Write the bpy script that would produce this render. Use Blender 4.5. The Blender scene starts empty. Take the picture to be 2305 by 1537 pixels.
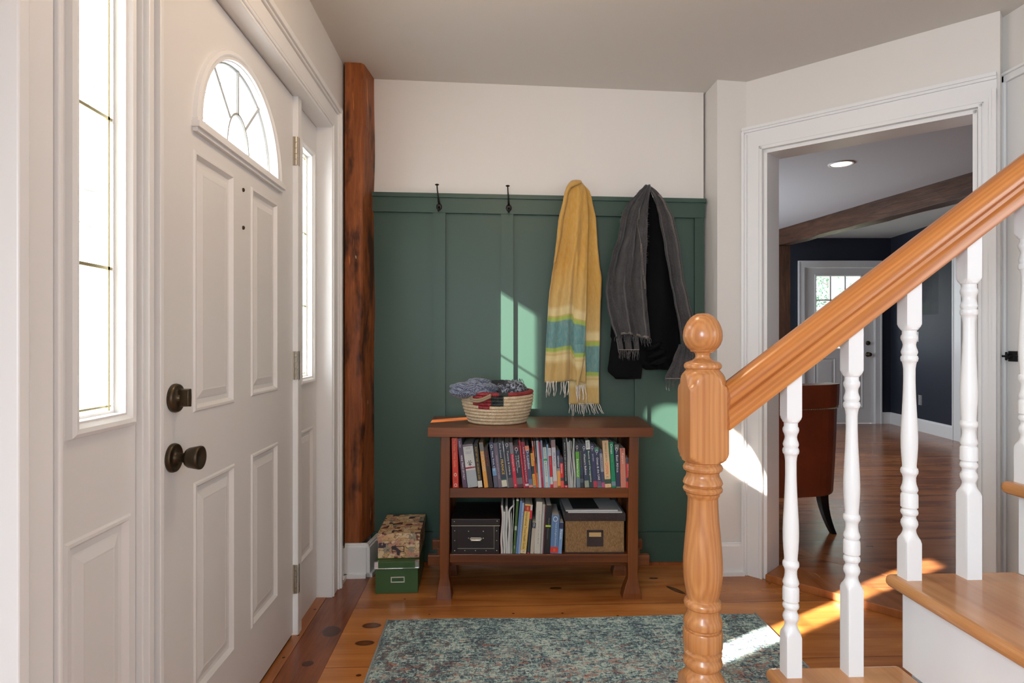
import bpy, bmesh, math, random
from mathutils import Vector, Matrix, noise
from mathutils.geometry import tessellate_polygon
S = bpy.context.scene
COL = S.collection
PI = math.pi

# ------------------------------------------------------------------ camera
# World: the entry wall runs along +Y at x = -0.73; the camera is turned 2.21 degrees clockwise from it.
TH = math.atan(52.5 / 1361.0)
CT, ST = math.cos(TH), math.sin(TH)
cam_d = bpy.data.cameras.new('camera'); cam = bpy.data.objects.new('camera', cam_d); COL.objects.link(cam)
cam_d.sensor_width = 36.0; cam_d.lens = 1361.0 / 2305 * 36.0; cam_d.clip_start = 0.02; cam_d.clip_end = 200
cam.location = (0, 0, 1.105); cam.rotation_euler = (PI / 2, 0, -TH)
S.camera = cam

def W(xc, yc):
    """plan point of the back of the house (turned with the back wall) to world"""
    return (xc * CT + yc * ST, -xc * ST + yc * CT)

# ------------------------------------------------------------------ light
S.view_settings.view_transform = 'Standard'; S.view_settings.look = 'None'
S.view_settings.gamma = 1.0; S.view_settings.exposure = 0.06
world = bpy.data.worlds.new('sky'); S.world = world; world.use_nodes = True
wt = world.node_tree; bg = wt.nodes['Background']; bg.inputs[0].default_value = (0.86, 0.94, 1.0, 1)
# hazy bright sky on the sun's side, dimmer woods on the far side
_tc = wt.nodes.new('ShaderNodeTexCoord'); _dp = wt.nodes.new('ShaderNodeVectorMath'); _dp.operation = 'DOT_PRODUCT'; _dp.inputs[1].default_value = (-.93, -.30, .20)
_mr = wt.nodes.new('ShaderNodeMapRange'); _mr.inputs[1].default_value = -.45; _mr.inputs[2].default_value = .6; _mr.inputs[3].default_value = 1.3; _mr.inputs[4].default_value = 8.0
wt.links.new(_tc.outputs['Generated'], _dp.inputs[0]); wt.links.new(_dp.outputs['Value'], _mr.inputs[0]); wt.links.new(_mr.outputs[0], bg.inputs[1])

def light(name, kind, loc, energy, color=(1, 1, 1), target=None, **kw):
    d = bpy.data.lights.new(name, kind); d.energy = energy; d.color = color
    for k, v in kw.items(): setattr(d, k, v)
    o = bpy.data.objects.new(name, d); COL.objects.link(o); o.location = loc
    if target is not None:
        o.rotation_euler = (Vector(target) - Vector(loc)).to_track_quat('-Z', 'Y').to_euler()
    return o
light('sun', 'SUN', (-8, -5, 6), 40.0, (1.0, 0.93, 0.82), target=(-8 + .79, -5 + .45, 6 - .495), angle=0.012)
light('rear_fill_light', 'AREA', (0.5, -2.45, 1.3), 10, (0.88, 0.95, 1.0), target=(0.5, 3, 1.0), shape='RECTANGLE', size=2.0, size_y=1.5)  # added area light behind the camera; the rear wall has no window
light('side_fill_light', 'AREA', (-.64, -1.1, 1.15), 120, (0.74, 0.88, 1.0), target=(1.6, -.75, .3), shape='RECTANGLE', size=1.2, size_y=1.2)  # added cool fill for risers and newel; left wall is closed here
light('stair_fill_light', 'AREA', (3.3, -0.6, 1.3), 40, (0.80, 0.91, 1.0), target=(0.6, 1.2, 1.0), shape='RECTANGLE', size=1.5, size_y=1.4)  # added fill from the stair side, standing in for an unbuilt window
light('back_room_fill_light', 'AREA', (1.25, 6.3, 1.5), 64, (0.86, 0.93, 1.0), target=(4, 5.6, 1.0), shape='RECTANGLE', size=2.0, size_y=1.3)  # added out of view to brighten the back room; no window is modelled

# ------------------------------------------------------------------ helpers
def srgb(r, g, b):
    def f(c):
        c /= 255.0
        return c / 12.92 if c <= .04045 else ((c + .055) / 1.055) ** 2.4
    return (f(r), f(g), f(b), 1.0)

class MB:
    """collects shapes into one mesh"""
    def __init__(s): s.v = []; s.f = []; s.m = []; s.uv = None
    def add(s, vs, fs, mi=0):
        o = len(s.v); s.v += [tuple(p) for p in vs]
        for f in fs: s.f.append(tuple(i + o for i in f)); s.m.append(mi)
        return s
    def box(s, a, b, mi=0, M=None):
        x0, y0, z0 = a; x1, y1, z1 = b
        v = [(x0,y0,z0),(x1,y0,z0),(x1,y1,z0),(x0,y1,z0),(x0,y0,z1),(x1,y0,z1),(x1,y1,z1),(x0,y1,z1)]
        if M is not None: v = [M @ Vector(p) for p in v]
        return s.add(v, [(3,2,1,0),(4,5,6,7),(0,1,5,4),(1,2,6,5),(2,3,7,6),(3,0,4,7)], mi)
    def prism(s, poly, z0, z1, mi=0, mp=None):
        """poly: plan points counter clockwise; z0/z1 numbers or functions of (x,y)"""
        n = len(poly); g0 = z0 if callable(z0) else (lambda x, y: z0); g1 = z1 if callable(z1) else (lambda x, y: z1)
        v = [(x, y, g0(x, y)) for x, y in poly] + [(x, y, g1(x, y)) for x, y in poly]
        if mp: v = [mp(*p) for p in v]
        tris = tessellate_polygon([[Vector((x, y, 0)) for x, y in poly]])
        f = []
        for t in tris:
            a, b, c = [Vector(poly[i] + (0,)) if isinstance(poly[i], tuple) else Vector((poly[i][0], poly[i][1], 0)) for i in t]
            up = (b - a).cross(c - a).z > 0
            t = tuple(t) if up else tuple(reversed(t))
            f.append(tuple(i + n for i in t)); f.append(tuple(reversed(t)))
        for i in range(n): j = (i + 1) % n; f.append((i, j, j + n, i + n))
        return s.add(v, f, mi)
    def lathe(s, prof, c=(0, 0, 0), seg=32, mi=0, mp=None, ph=0, sx=1, sy=1):
        """prof: (radius, height) list"""
        mp = mp or (lambda x, y, z: (c[0] + x, c[1] + y, c[2] + z))
        v = []; f = []
        for r, h in prof:
            for k in range(seg):
                a = 2 * PI * k / seg + ph; v.append(mp(r * math.cos(a) * sx, r * math.sin(a) * sy, h))
        for i in range(len(prof) - 1):
            for k in range(seg):
                k2 = (k + 1) % seg
                f.append((i * seg + k, i * seg + k2, (i + 1) * seg + k2, (i + 1) * seg + k))
        if prof[0][0] > 1e-4: f.append(tuple(reversed(range(seg))))
        if prof[-1][0] > 1e-4: f.append(tuple((len(prof) - 1) * seg + k for k in range(seg)))
        return s.add(v, f, mi)
    def tube(s, pts, r, seg=8, mi=0):
        pts = [Vector(p) for p in pts]; n = len(pts); v = []; f = []
        rr = r if isinstance(r, (list, tuple)) else [r] * n
        up = Vector((0, 0, 1))
        prev = None
        for i, p in enumerate(pts):
            d = (pts[min(i + 1, n - 1)] - pts[max(i - 1, 0)])
            d = d.normalized() if d.length > 1e-9 else Vector((0, 0, 1))
            if prev is None:
                a = d.cross(up if abs(d.dot(up)) < .95 else Vector((1, 0, 0))).normalized()
            else:
                a = (prev - d * prev.dot(d)).normalized()
            prev = a; b = d.cross(a)
            for k in range(seg):
                t = 2 * PI * k / seg; v.append(p + (a * math.cos(t) + b * math.sin(t)) * rr[i])
        for i in range(n - 1):
            for k in range(seg):
                k2 = (k + 1) % seg; f.append((i * seg + k, i * seg + k2, (i + 1) * seg + k2, (i + 1) * seg + k))
        f.append(tuple(reversed(range(seg)))); f.append(tuple((n - 1) * seg + k for k in range(seg)))
        return s.add(v, f, mi)
    def loops(s, ls, close=True, cap=False, mi=0):
        """skins consecutive loops of equal length"""
        n = len(ls[0]); v = [p for l in ls for p in l]; f = []
        for i in range(len(ls) - 1):
            for k in range(n if close else n - 1):
                k2 = (k + 1) % n; f.append((i * n + k, i * n + k2, (i + 1) * n + k2, (i + 1) * n + k))
        if cap: f.append(tuple((len(ls) - 1) * n + k for k in range(n)))
        return s.add(v, f, mi)
    def holed(s, outer, holes, mp, mi=0):
        """flat face with holes; loops of (a,b); mp maps (a,b) to a point"""
        lp = [[Vector((a, b, 0)) for a, b in outer]] + [[Vector((a, b, 0)) for a, b in h] for h in holes]
        tri = tessellate_polygon(lp); flat = [p for l in lp for p in l]
        return s.add([mp(p.x, p.y) for p in flat], [tuple(t) for t in tri], mi)
    def build(s, name, mats=None, parent=None, smooth=False, sharp=0, bevel=0, bseg=2, solid=0, subsurf=0, fixn=False, weld=False, loc=None):
        me = bpy.data.meshes.new(name); me.from_pydata(s.v, [], s.f)
        mats = mats if isinstance(mats, (list, tuple)) else [mats]
        for m in mats:
            if m is not None: me.materials.append(m)
        me.polygons.foreach_set('material_index', s.m)
        if s.uv:
            ul = me.uv_layers.new(name='UVMap')
            for p in me.polygons:
                for li in p.loop_indices: ul.data[li].uv = s.uv[me.loops[li].vertex_index]
        if smooth: me.polygons.foreach_set('use_smooth', [True] * len(me.polygons))
        if fixn or weld:
            bm = bmesh.new(); bm.from_mesh(me)
            if weld: bmesh.ops.remove_doubles(bm, verts=bm.verts, dist=1e-5)
            bmesh.ops.recalc_face_normals(bm, faces=bm.faces); bm.to_mesh(me); bm.free()
        if sharp:
            me.polygons.foreach_set('use_smooth', [True] * len(me.polygons)); me.update(); me.set_sharp_from_angle(angle=sharp)
        me.update()
        o = bpy.data.objects.new(name, me); COL.objects.link(o)
        if parent is not None: o.parent = parent
        if loc is not None: o.location = loc
        if solid:
            m = o.modifiers.new('thickness', 'SOLIDIFY'); m.thickness = solid; m.offset = 0
        if subsurf:
            m = o.modifiers.new('subdivision', 'SUBSURF'); m.levels = subsurf; m.render_levels = subsurf
        if bevel:
            m = o.modifiers.new('bevel', 'BEVEL'); m.width = bevel; m.segments = bseg; m.limit_method = 'ANGLE'; m.angle_limit = .6
            m.harden_normals = False
            me.polygons.foreach_set('use_smooth', [False] * len(me.polygons))
        return o

def tag(o, label, cat, group=None, kind=None):
    o['label'] = label; o['category'] = cat
    if group: o['group'] = group
    if kind: o['kind'] = kind
    return o
def struct(o): o['kind'] = 'structure'; return o
def empty(name, loc=(0, 0, 0), rz=0):
    o = bpy.data.objects.new(name, None); COL.objects.link(o); o.location = loc; o.rotation_euler = (0, 0, rz)
    o.empty_display_size = .05; return o
def copy_tree(o, parent=None):
    c = o.copy(); COL.objects.link(c); c.parent = parent
    for ch in list(o.children): copy_tree(ch, c)
    return c
def lerp(a, b, t): return a + (b - a) * t
def interp(tab, x):
    """tab: sorted rows (x, v1, v2, ...)"""
    if x <= tab[0][0]: return list(tab[0][1:])
    for i in range(len(tab) - 1):
        if x <= tab[i + 1][0]:
            t = (x - tab[i][0]) / (tab[i + 1][0] - tab[i][0]); t = t * t * (3 - 2 * t) * .5 + t * .5
            return [lerp(p, q, t) for p, q in zip(tab[i][1:], tab[i + 1][1:])]
    return list(tab[-1][1:])

# ------------------------------------------------------------------ materials
def nt(name):
    m = bpy.data.materials.new(name); m.use_nodes = True
    t = m.node_tree; b = t.nodes['Principled BSDF']
    return m, t, b
def N(t, typ, **kw):
    n = t.nodes.new(typ)
    for k, v in kw.items(): setattr(n, k, v)
    return n
def math_n(t, op, a, b=None, clamp=False):
    n = N(t, 'ShaderNodeMath', operation=op); n.use_clamp = clamp
    for i, x in enumerate((a, b)):
        if x is None: continue
        if isinstance(x, (int, float)): n.inputs[i].default_value = x
        else: t.links.new(x, n.inputs[i])
    return n.outputs[0]
def ramp(t, fac, stops, interp_='LINEAR'):
    r = N(t, 'ShaderNodeValToRGB'); r.color_ramp.interpolation = interp_
    e = r.color_ramp.elements
    while len(e) > 1: e.remove(e[-1])
    e[0].position = stops[0][0]; e[0].color = stops[0][1]
    for p, c in stops[1:]:
        x = e.new(p); x.color = c
    t.links.new(fac, r.inputs[0]); return r.outputs[0]
def mixc(t, fac, a, b, blend='MIX'):
    n = N(t, 'ShaderNodeMix', data_type='RGBA', blend_type=blend)
    for sock, x in ((n.inputs[0], fac), (n.inputs[6], a), (n.inputs[7], b)):
        if isinstance(x, (int, float)): sock.default_value = x
        elif isinstance(x, tuple): sock.default_value = x
        else: t.links.new(x, sock)
    return n.outputs[2]
def bump(t, b, h, strength=.2, dist=.002):
    n = N(t, 'ShaderNodeBump'); n.inputs['Strength'].default_value = strength; n.inputs['Distance'].default_value = dist
    t.links.new(h, n.inputs['Height']); t.links.new(n.outputs[0], b.inputs['Normal'])
def coords(t, scale=(1, 1, 1), kind='Object', loc=(0, 0, 0)):
    c = N(t, 'ShaderNodeTexCoord'); m = N(t, 'ShaderNodeMapping'); m.inputs['Scale'].default_value = scale; m.inputs['Location'].default_value = loc
    t.links.new(c.outputs[kind], m.inputs[0]); return m.outputs[0]
def noise_n(t, vec, scale=5, detail=4, rough=.5, dist=0):
    n = N(t, 'ShaderNodeTexNoise'); t.links.new(vec, n.inputs['Vector'])
    n.inputs['Scale'].default_value = scale; n.inputs['Detail'].default_value = detail
    n.inputs['Roughness'].default_value = rough; n.inputs['Distortion'].default_value = dist
    return n.outputs['Fac']

def plain(name, col, rough=.5, metal=0, bumps=0, bscale=200, spec=.5, sheen=0, var=0):
    m, t, b = nt(name); b.inputs['Base Color'].default_value = col; b.inputs['Roughness'].default_value = rough
    b.inputs['Metallic'].default_value = metal; b.inputs['Specular IOR Level'].default_value = spec
    if sheen: b.inputs['Sheen Weight'].default_value = sheen
    v = coords(t)
    if var:
        n = noise_n(t, v, 6, 4)
        dk = tuple(c * (1 - var) for c in col[:3]) + (1,)
        t.links.new(ramp(t, n, [(.3, dk), (.7, col)]), b.inputs['Base Color'])
    if bumps: bump(t, b, noise_n(t, v, bscale, 3), bumps, .001)
    return m

def wood(name, dark, light_, axis='x', scale=1.0, rough=.35, streak=.5, rings=True, coat=0.0, bmp=.12):
    m, t, b = nt(name)
    sc = {'x': (.07, 1, 1), 'y': (1, .07, 1), 'z': (1, 1, .07)}[axis]
    v = coords(t, tuple(s_ * scale for s_ in sc))
    n1 = noise_n(t, v, 9, 5, .55, .6)
    sc2 = {'x': (.02, 1, 1), 'y': (1, .02, 1), 'z': (1, 1, .02)}[axis]
    v2 = coords(t, tuple(s_ * scale for s_ in sc2))
    n2 = noise_n(t, v2, 90, 3, .6)
    if rings:
        w = N(t, 'ShaderNodeTexWave', wave_type='RINGS', rings_direction={'x': 'X', 'y': 'Y', 'z': 'Z'}[axis])
        t.links.new(coords(t, tuple(s_ * scale for s_ in sc), loc=(.13, .21, .17)), w.inputs[0])
        w.inputs['Scale'].default_value = 26; w.inputs['Distortion'].default_value = 2.4; w.inputs['Detail'].default_value = 3; w.inputs['Detail Scale'].default_value = 1.5
        base = math_n(t, 'ADD', math_n(t, 'MULTIPLY', n1, .84), math_n(t, 'MULTIPLY', w.outputs['Fac'], .16))
    else: base = n1
    h = math_n(t, 'ADD', math_n(t, 'MULTIPLY', base, 1 - streak * .5), math_n(t, 'MULTIPLY', n2, streak * .5))
    c = ramp(t, h, [(.3, dark), (.52, tuple((p + q) / 2 for p, q in zip(dark, light_))), (.7, light_)])
    t.links.new(c, b.inputs['Base Color']); b.inputs['Roughness'].default_value = rough
    if coat: b.inputs['Coat Weight'].default_value = coat; b.inputs['Coat Roughness'].default_value = .12
    bump(t, b, h, bmp, .0015)
    return m

def fabric(name, c1, c2, scale=500, rough=.9, sheen=.3, b_=.5):
    m, t, b = nt(name); v = coords(t)
    n = noise_n(t, v, scale * .25, 3); n2 = noise_n(t, v, 12, 3)
    f = math_n(t, 'ADD', math_n(t, 'MULTIPLY', n, .6), math_n(t, 'MULTIPLY', n2, .4))
    t.links.new(ramp(t, f, [(.35, c1), (.65, c2)]), b.inputs['Base Color'])
    b.inputs['Roughness'].default_value = rough; b.inputs['Sheen Weight'].default_value = sheen
    bump(t, b, n, b_, .001); return m

def glass_mat(name, tint=(1, 1, 1, 1)):
    m = bpy.data.materials.new(name); m.use_nodes = True; t = m.node_tree; t.nodes.clear()
    o = N(t, 'ShaderNodeOutputMaterial'); mx = N(t, 'ShaderNodeMixShader'); tr = N(t, 'ShaderNodeBsdfTransparent'); gl = N(t, 'ShaderNodeBsdfGlossy')
    lw = N(t, 'ShaderNodeLayerWeight'); lw.inputs[0].default_value = .5; gl.inputs['Roughness'].default_value = .02; tr.inputs[0].default_value = tint
    t.links.new(math_n(t, 'ADD', math_n(t, 'MULTIPLY', math_n(t, 'POWER', lw.outputs['Facing'], 5.0), .6), .03), mx.inputs[0]); t.links.new(tr.outputs[0], mx.inputs[1]); t.links.new(gl.outputs[0], mx.inputs[2]); t.links.new(mx.outputs[0], o.inputs[0])
    return m
def emis(name, col, s_):
    m, t, b = nt(name); b.inputs['Base Color'].default_value = col; b.inputs['Emission Color'].default_value = col; b.inputs['Emission Strength'].default_value = s_
    return m

M = {}
M['wall'] = plain('white wall paint', srgb(226, 222, 217), .6, bumps=.15, bscale=260)
M['ceil'] = plain('ceiling paint', srgb(214, 209, 202), .8, bumps=.1, bscale=200)
M['trim'] = plain('white semi gloss trim paint', srgb(234, 234, 234), .34, bumps=0, bscale=120)
M['door'] = plain('white door paint', srgb(228, 227, 226), .4, bumps=0, bscale=160)
M['green'] = plain('dark green eggshell paint', srgb(51, 78, 67), .42, bumps=.12, bscale=180)
M['navy'] = plain('navy wall paint', srgb(38, 43, 56), .6, bumps=.2, bscale=200)
M['bceil'] = plain('back room ceiling paint', srgb(206, 208, 212), .8)
M['oak'] = wood('orange oak', srgb(166, 100, 52), srgb(218, 158, 98), 'z', 1.6, .32, .6, coat=.3, bmp=.04)
M['rail'] = wood('oak handrail', srgb(160, 86, 30), srgb(216, 144, 76), 'x', 1.3, .3, .7, coat=.35, bmp=.04)
M['tread'] = wood('oak tread', srgb(170, 108, 58), srgb(214, 156, 100), 'y', .9, .25, .6, rings=False, coat=.4)
M['bench'] = wood('dark walnut stain', srgb(66, 27, 5), srgb(142, 76, 26), 'x', 1.0, .34, .6, rings=False, coat=.12)
M['bench_z'] = wood('dark walnut stain upright', srgb(64, 27, 5), srgb(138, 74, 26), 'z', 1.0, .36, .6, rings=False, coat=.1)
M['black'] = plain('matt black iron', srgb(22, 21, 22), .45, .3)
M['bronze'] = plain('aged bronze', srgb(92, 80, 64), .34, .85, var=.35)
M['nickel'] = plain('brushed nickel', srgb(190, 184, 170), .3, .95)
M['brass'] = plain('brass came', srgb(176, 168, 128), .35, .6)
M['glass'] = glass_mat('window glass')
M['chrome'] = plain('polished metal', srgb(220, 220, 220), .18, 1)
M['paper'] = plain('paper edges', srgb(214, 208, 196), .8, bumps=.3, bscale=400)
M['white'] = plain('white paper', srgb(226, 228, 230), .5)
M['dark'] = plain('dark gap', srgb(18, 14, 12), .8)
M['leather'] = plain('brown leather', srgb(132, 62, 36), .34, bumps=.4, bscale=60, var=.35)
M['blackwood'] = plain('black lacquered wood', srgb(20, 17, 16), .3)

# old timber post
def timber(name, dark, light_, sc=1.0, patches=True, ax='z'):
    m, t, b = nt(name)
    s_ = {'z': (1, 1, .12), 'y': (1, .12, 1)}[ax]
    v = coords(t, tuple(q * sc for q in s_)); v0 = coords(t)
    n1 = noise_n(t, v, 14, 6, .6, .8); n2 = noise_n(t, v, 60, 4, .6); n3 = noise_n(t, coords(t, (1, 1, .35)), 7, 4, .6)
    h = math_n(t, 'ADD', math_n(t, 'MULTIPLY', n1, .6), math_n(t, 'MULTIPLY', n2, .4))
    c = ramp(t, h, [(.28, dark), (.55, tuple((p * .5 + q * .5) for p, q in zip(dark, light_))), (.72, light_)])
    if patches:
        c = mixc(t, ramp(t, n3, [(.50, (0, 0, 0, 1)), (.60, (.9, .9, .9, 1))]), c, srgb(50, 26, 14))
        n4 = noise_n(t, coords(t, (3, 3, .5), loc=(.3, .8, .2)), 11, 2)
        c = mixc(t, ramp(t, n4, [(.70, (0, 0, 0, 1)), (.73, (1, 1, 1, 1))]), c, srgb(196, 112, 52))
        n5 = noise_n(t, coords(t, (4, 4, .9), loc=(5.3, 1.8, 4.2)), 11, 2)
        c = mixc(t, ramp(t, n5, [(.745, (0, 0, 0, 1)), (.76, (1, 1, 1, 1))]), c, srgb(190, 176, 154))
    t.links.new(c, b.inputs['Base Color']); b.inputs['Roughness'].default_value = .5; b.inputs['Specular IOR Level'].default_value = .35
    bump(t, b, h, .8, .005); return m
M['post'] = timber('hand hewn reddish timber', srgb(96, 44, 18), srgb(190, 112, 58))
M['beam'] = timber('weathered brown beam', srgb(42, 28, 22), srgb(106, 72, 52), patches=False, ax='y')
M['beamz'] = timber('weathered brown beam upright', srgb(52, 36, 28), srgb(112, 78, 58), patches=False, ax='z')

# pine floor: wide boards along x, knots and pegs
def floor_mat(name, dark, light_, axis='x', width=.455, off=2.525 - .455 * 9, knots=(), rough=.24, seams=True):
    m, t, b = nt(name)
    tc = N(t, 'ShaderNodeTexCoord'); sep = N(t, 'ShaderNodeSeparateXYZ'); t.links.new(tc.outputs['Object'], sep.inputs[0])
    X_, Y_ = (sep.outputs[0], sep.outputs[1]) if axis == 'x' else (sep.outputs[1], sep.outputs[0])
    r = math_n(t, 'DIVIDE', math_n(t, 'SUBTRACT', Y_, off), width)
    row = math_n(t, 'FLOOR', r); fr = math_n(t, 'FRACT', r)
    wn = N(t, 'ShaderNodeTexWhiteNoise', noise_dimensions='1D'); t.links.new(row, wn.inputs['W'])
    cb = N(t, 'ShaderNodeCombineXYZ')
    t.links.new(math_n(t, 'ADD', math_n(t, 'MULTIPLY', X_, .12), math_n(t, 'MULTIPLY', wn.outputs['Value'], 17)), cb.inputs[0])
    t.links.new(Y_, cb.inputs[1]); t.links.new(math_n(t, 'MULTIPLY', row, 3.7), cb.inputs[2])
    n1 = noise_n(t, cb.outputs[0], 10, 5, .55, .9)
    cb2 = N(t, 'ShaderNodeCombineXYZ'); t.links.new(math_n(t, 'MULTIPLY', X_, .04), cb2.inputs[0]); t.links.new(Y_, cb2.inputs[1])
    n2 = noise_n(t, cb2.outputs[0], 120, 3)
    n3 = noise_n(t, coords(t), 3.1, 3)
    h = math_n(t, 'ADD', math_n(t, 'ADD', math_n(t, 'MULTIPLY', n1, .6), math_n(t, 'MULTIPLY', n2, .15)), math_n(t, 'MULTIPLY', n3, .25))
    h = math_n(t, 'ADD', h, math_n(t, 'MULTIPLY', math_n(t, 'SUBTRACT', wn.outputs['Value'], .5), .10))
    if name == 'wide pine boards': h = math_n(t, 'ADD', h, math_n(t, 'MULTIPLY', math_n(t, 'SUBTRACT', math_n(t, 'LESS_THAN', Y_, 2.525), .5), .09))   # tone raised in front of the console, lowered behind it
    c = ramp(t, h, [(.34, dark), (.5, tuple(.45 * p + .55 * q for p, q in zip(dark, light_))), (.66, light_)])
    vd = N(t, 'ShaderNodeTexNoise'); vd.inputs['Scale'].default_value = 14; t.links.new(tc.outputs['Object'], vd.inputs['Vector'])
    wob = math_n(t, 'MULTIPLY', math_n(t, 'SUBTRACT', vd.outputs['Fac'], .5), .9)
    for (kx, ky, rx, ry, ang) in knots:
        ca, sa = math.cos(ang), math.sin(ang)
        dx = math_n(t, 'SUBTRACT', sep.outputs[0], kx); dy = math_n(t, 'SUBTRACT', sep.outputs[1], ky)
        u = math_n(t, 'DIVIDE', math_n(t, 'ADD', math_n(t, 'MULTIPLY', dx, ca), math_n(t, 'MULTIPLY', dy, sa)), rx)
        w_ = math_n(t, 'DIVIDE', math_n(t, 'SUBTRACT', math_n(t, 'MULTIPLY', dy, ca), math_n(t, 'MULTIPLY', dx, sa)), ry)
        d = math_n(t, 'SQRT', math_n(t, 'ADD', math_n(t, 'MULTIPLY', u, u), math_n(t, 'MULTIPLY', w_, w_)))
        d = math_n(t, 'ADD', d, math_n(t, 'MULTIPLY', wob, .35))
        big = rx > .01
        k = ramp(t, d, [(0, (.72, .72, .72, 1)), (.6, (.82, .82, .82, 1)), (.85, (.92, .92, .92, 1)), (1.1, (.48, .48, .48, 1)), (1.6, (.22, .22, .22, 1)), (2.6, (0, 0, 0, 1))] if big else [(.8, (.9, .9, .9, 1)), (1.2, (0, 0, 0, 1))])
        c = mixc(t, k, c, srgb(58, 22, 6))
    if seams:
        e = math_n(t, 'ABSOLUTE', math_n(t, 'SUBTRACT', fr, .5))
        sm = math_n(t, 'GREATER_THAN', e, .5 - .0014 / width)
        c = mixc(t, math_n(t, 'MULTIPLY', sm, .8), c, srgb(40, 18, 8))
    t.links.new(c, b.inputs['Base Color']); b.inputs['Roughness'].default_value = rough
    t.links.new(math_n(t, 'ADD', math_n(t, 'MULTIPLY', n1, .14), rough - .06), b.inputs['Roughness'])
    bump(t, b, h, .08, .002); return m
KN = [(-.455, 2.372, .038, .024, 0), (-.455, 2.235, .036, .020, 0), (.30, 2.70, .028, .012, 0), (.77, 2.795, .022, .010, 0), (.83, 2.66, .055, .016, -1.0),
      (-.43, 2.02, .010, .008, 0), (1.72, 2.02, .03, .008, .1), (-.24, 2.46, .006, .004, 0), (.1, 2.455, .006, .004, 0), (.105, 2.41, .006, .004, 0), (.52, 2.42, .006, .004, 0), (.3, 2.45, .006, .004, 0),
      (1.36, 2.60, .008, .005, 0), (1.28, 2.71, .007, .004, 0), (-.36, 2.61, .006, .004, 0), (1.6, 2.16, .03, .006, 0)]
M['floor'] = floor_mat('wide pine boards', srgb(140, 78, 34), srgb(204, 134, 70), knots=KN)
M['floor_edge'] = floor_mat('red pine border board', srgb(92, 42, 16), srgb(152, 84, 42), 'y', .20, -.70 - .06, knots=[(-.60, 2.33, .035, .045, .3), (-.62, 2.10, .02, .02, 0)], seams=False)
M['floor_strip'] = floor_mat('pine threshold strip', srgb(140, 78, 38), srgb(184, 118, 66), 'y', .25, -.74, knots=[(-.715, 2.52, .006, .006, 0), (-.715, 2.14, .006, .006, 0), (-.715, 2.30, .006, .006, 0)], seams=False)
M['floor_back'] = floor_mat('darker pine boards', srgb(112, 62, 36), srgb(180, 116, 72), 'x', .31, .1, knots=[(2.2, 3.6, .03, .015, 0), (2.9, 3.3, .03, .012, 0), (2.0, 3.1, .02, .01, 0), (3.1, 4.4, .03, .02, 0)], rough=.2)

# ================================================================== the hall shell
def ceil_z(x, y): return 2.42 - .0415 * (x + .68)
DX, DY = .679, -.734          # direction of the slanted doorway wall
NX, NY = .734, .679           # its normal, pointing into the back room
B0 = (1.286, 2.770)           # left inner corner of the opening
OPW = .790                    # width of the opening
def diag(t, n=0): return (B0[0] + DX * t + NX * n, B0[1] + DY * t + NY * n)
R0 = (1.915, 2.195)           # corner with the right hand wall
CW0 = W(-.575, 3.02); CW1 = W(.957, 3.02)
XR = R0[0]

floor_poly = [(-.70, -2.6), (3.4, -2.6), (3.4, 1.35), (XR + .02, 1.35), R0, diag(OPW), diag(0), diag(-.09), (1.086, 2.83), (1.086, 3.0), (CW0[0], 3.06), (-.70, 3.06)]
mb = MB()
mb.prism([(-.555, -2.6), (3.4, -2.6), (3.4, 1.35), (XR + .02, 1.35), (XR + .02, R0[1]), diag(OPW), diag(0), diag(-.09), (1.086, 2.85), (1.086, 3.0), (-.555, 3.06)], -.05, 0, 0)
mb.prism([(-.699, -2.6), (-.556, -2.6), (-.556, 3.06), (-.699, 3.06)], -.05, 0, 1)
mb.prism([(-.748, -2.6), (-.700, -2.6), (-.700, 2.7), (-.748, 2.7)], -.05, .002, 2)
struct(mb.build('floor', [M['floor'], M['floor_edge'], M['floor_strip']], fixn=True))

mb = MB(); mb.prism([(-.75, -2.65), (3.5, -2.65), (3.5, 1.36), (XR + .05, 1.36), (XR + .05, R0[1]), diag(OPW + .05, .05), diag(-.09, .05), (1.14, 2.87), (1.14, 3.03), (-.75, 3.10)], lambda x, y: ceil_z(x, y), lambda x, y: ceil_z(x, y) + .1)
struct(mb.build('ceiling', M['ceil'], fixn=True))

# left wall with the entry opening (y 0.975..2.64, z 0..2.035)
OY0, OY1, OZ = .975, 2.642, 2.035
WX = -.690
mb = MB()
mb.box((-.90, -2.65, 0), (WX, OY0, 2.46)).box((-.90, OY1, 0), (WX, 8.6, 2.7)).box((-.90, OY0, OZ), (WX, OY1, 2.46)).box((-.90, OY0, -.05), (-.80, OY1, 0))
struct(mb.build('wall_left', M['wall']))
# rear wall behind the camera
mb = MB(); y0, y1 = -2.65, -2.55
mb.box((-.90, y0, 0), (3.5, y1, 2.56))
struct(mb.build('wall_rear', M['wall']))
mb = MB(); mb.box((3.4, -2.55, 0), (3.5, 1.36, 2.46)); struct(mb.build('wall_stair_side', M['wall']))

# back wall (green panelled below, white above) and the white corner pier
def wpoly(pts): return [W(*p) for p in pts]
mb = MB(); mb.prism(wpoly([(-.82, 3.02), (.957, 3.02), (.957, 3.12), (-.82, 3.12)]), 0, 2.46)
struct(mb.build('wall_back', M['wall'], fixn=True))
mb = MB(); mb.prism([(1.084, 2.83), diag(-.088), diag(-.088, .3), (1.2, 3.2), (1.084, 3.2)], 0, 2.46)
struct(mb.build('wall_pier', M['wall'], fixn=True))
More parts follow.
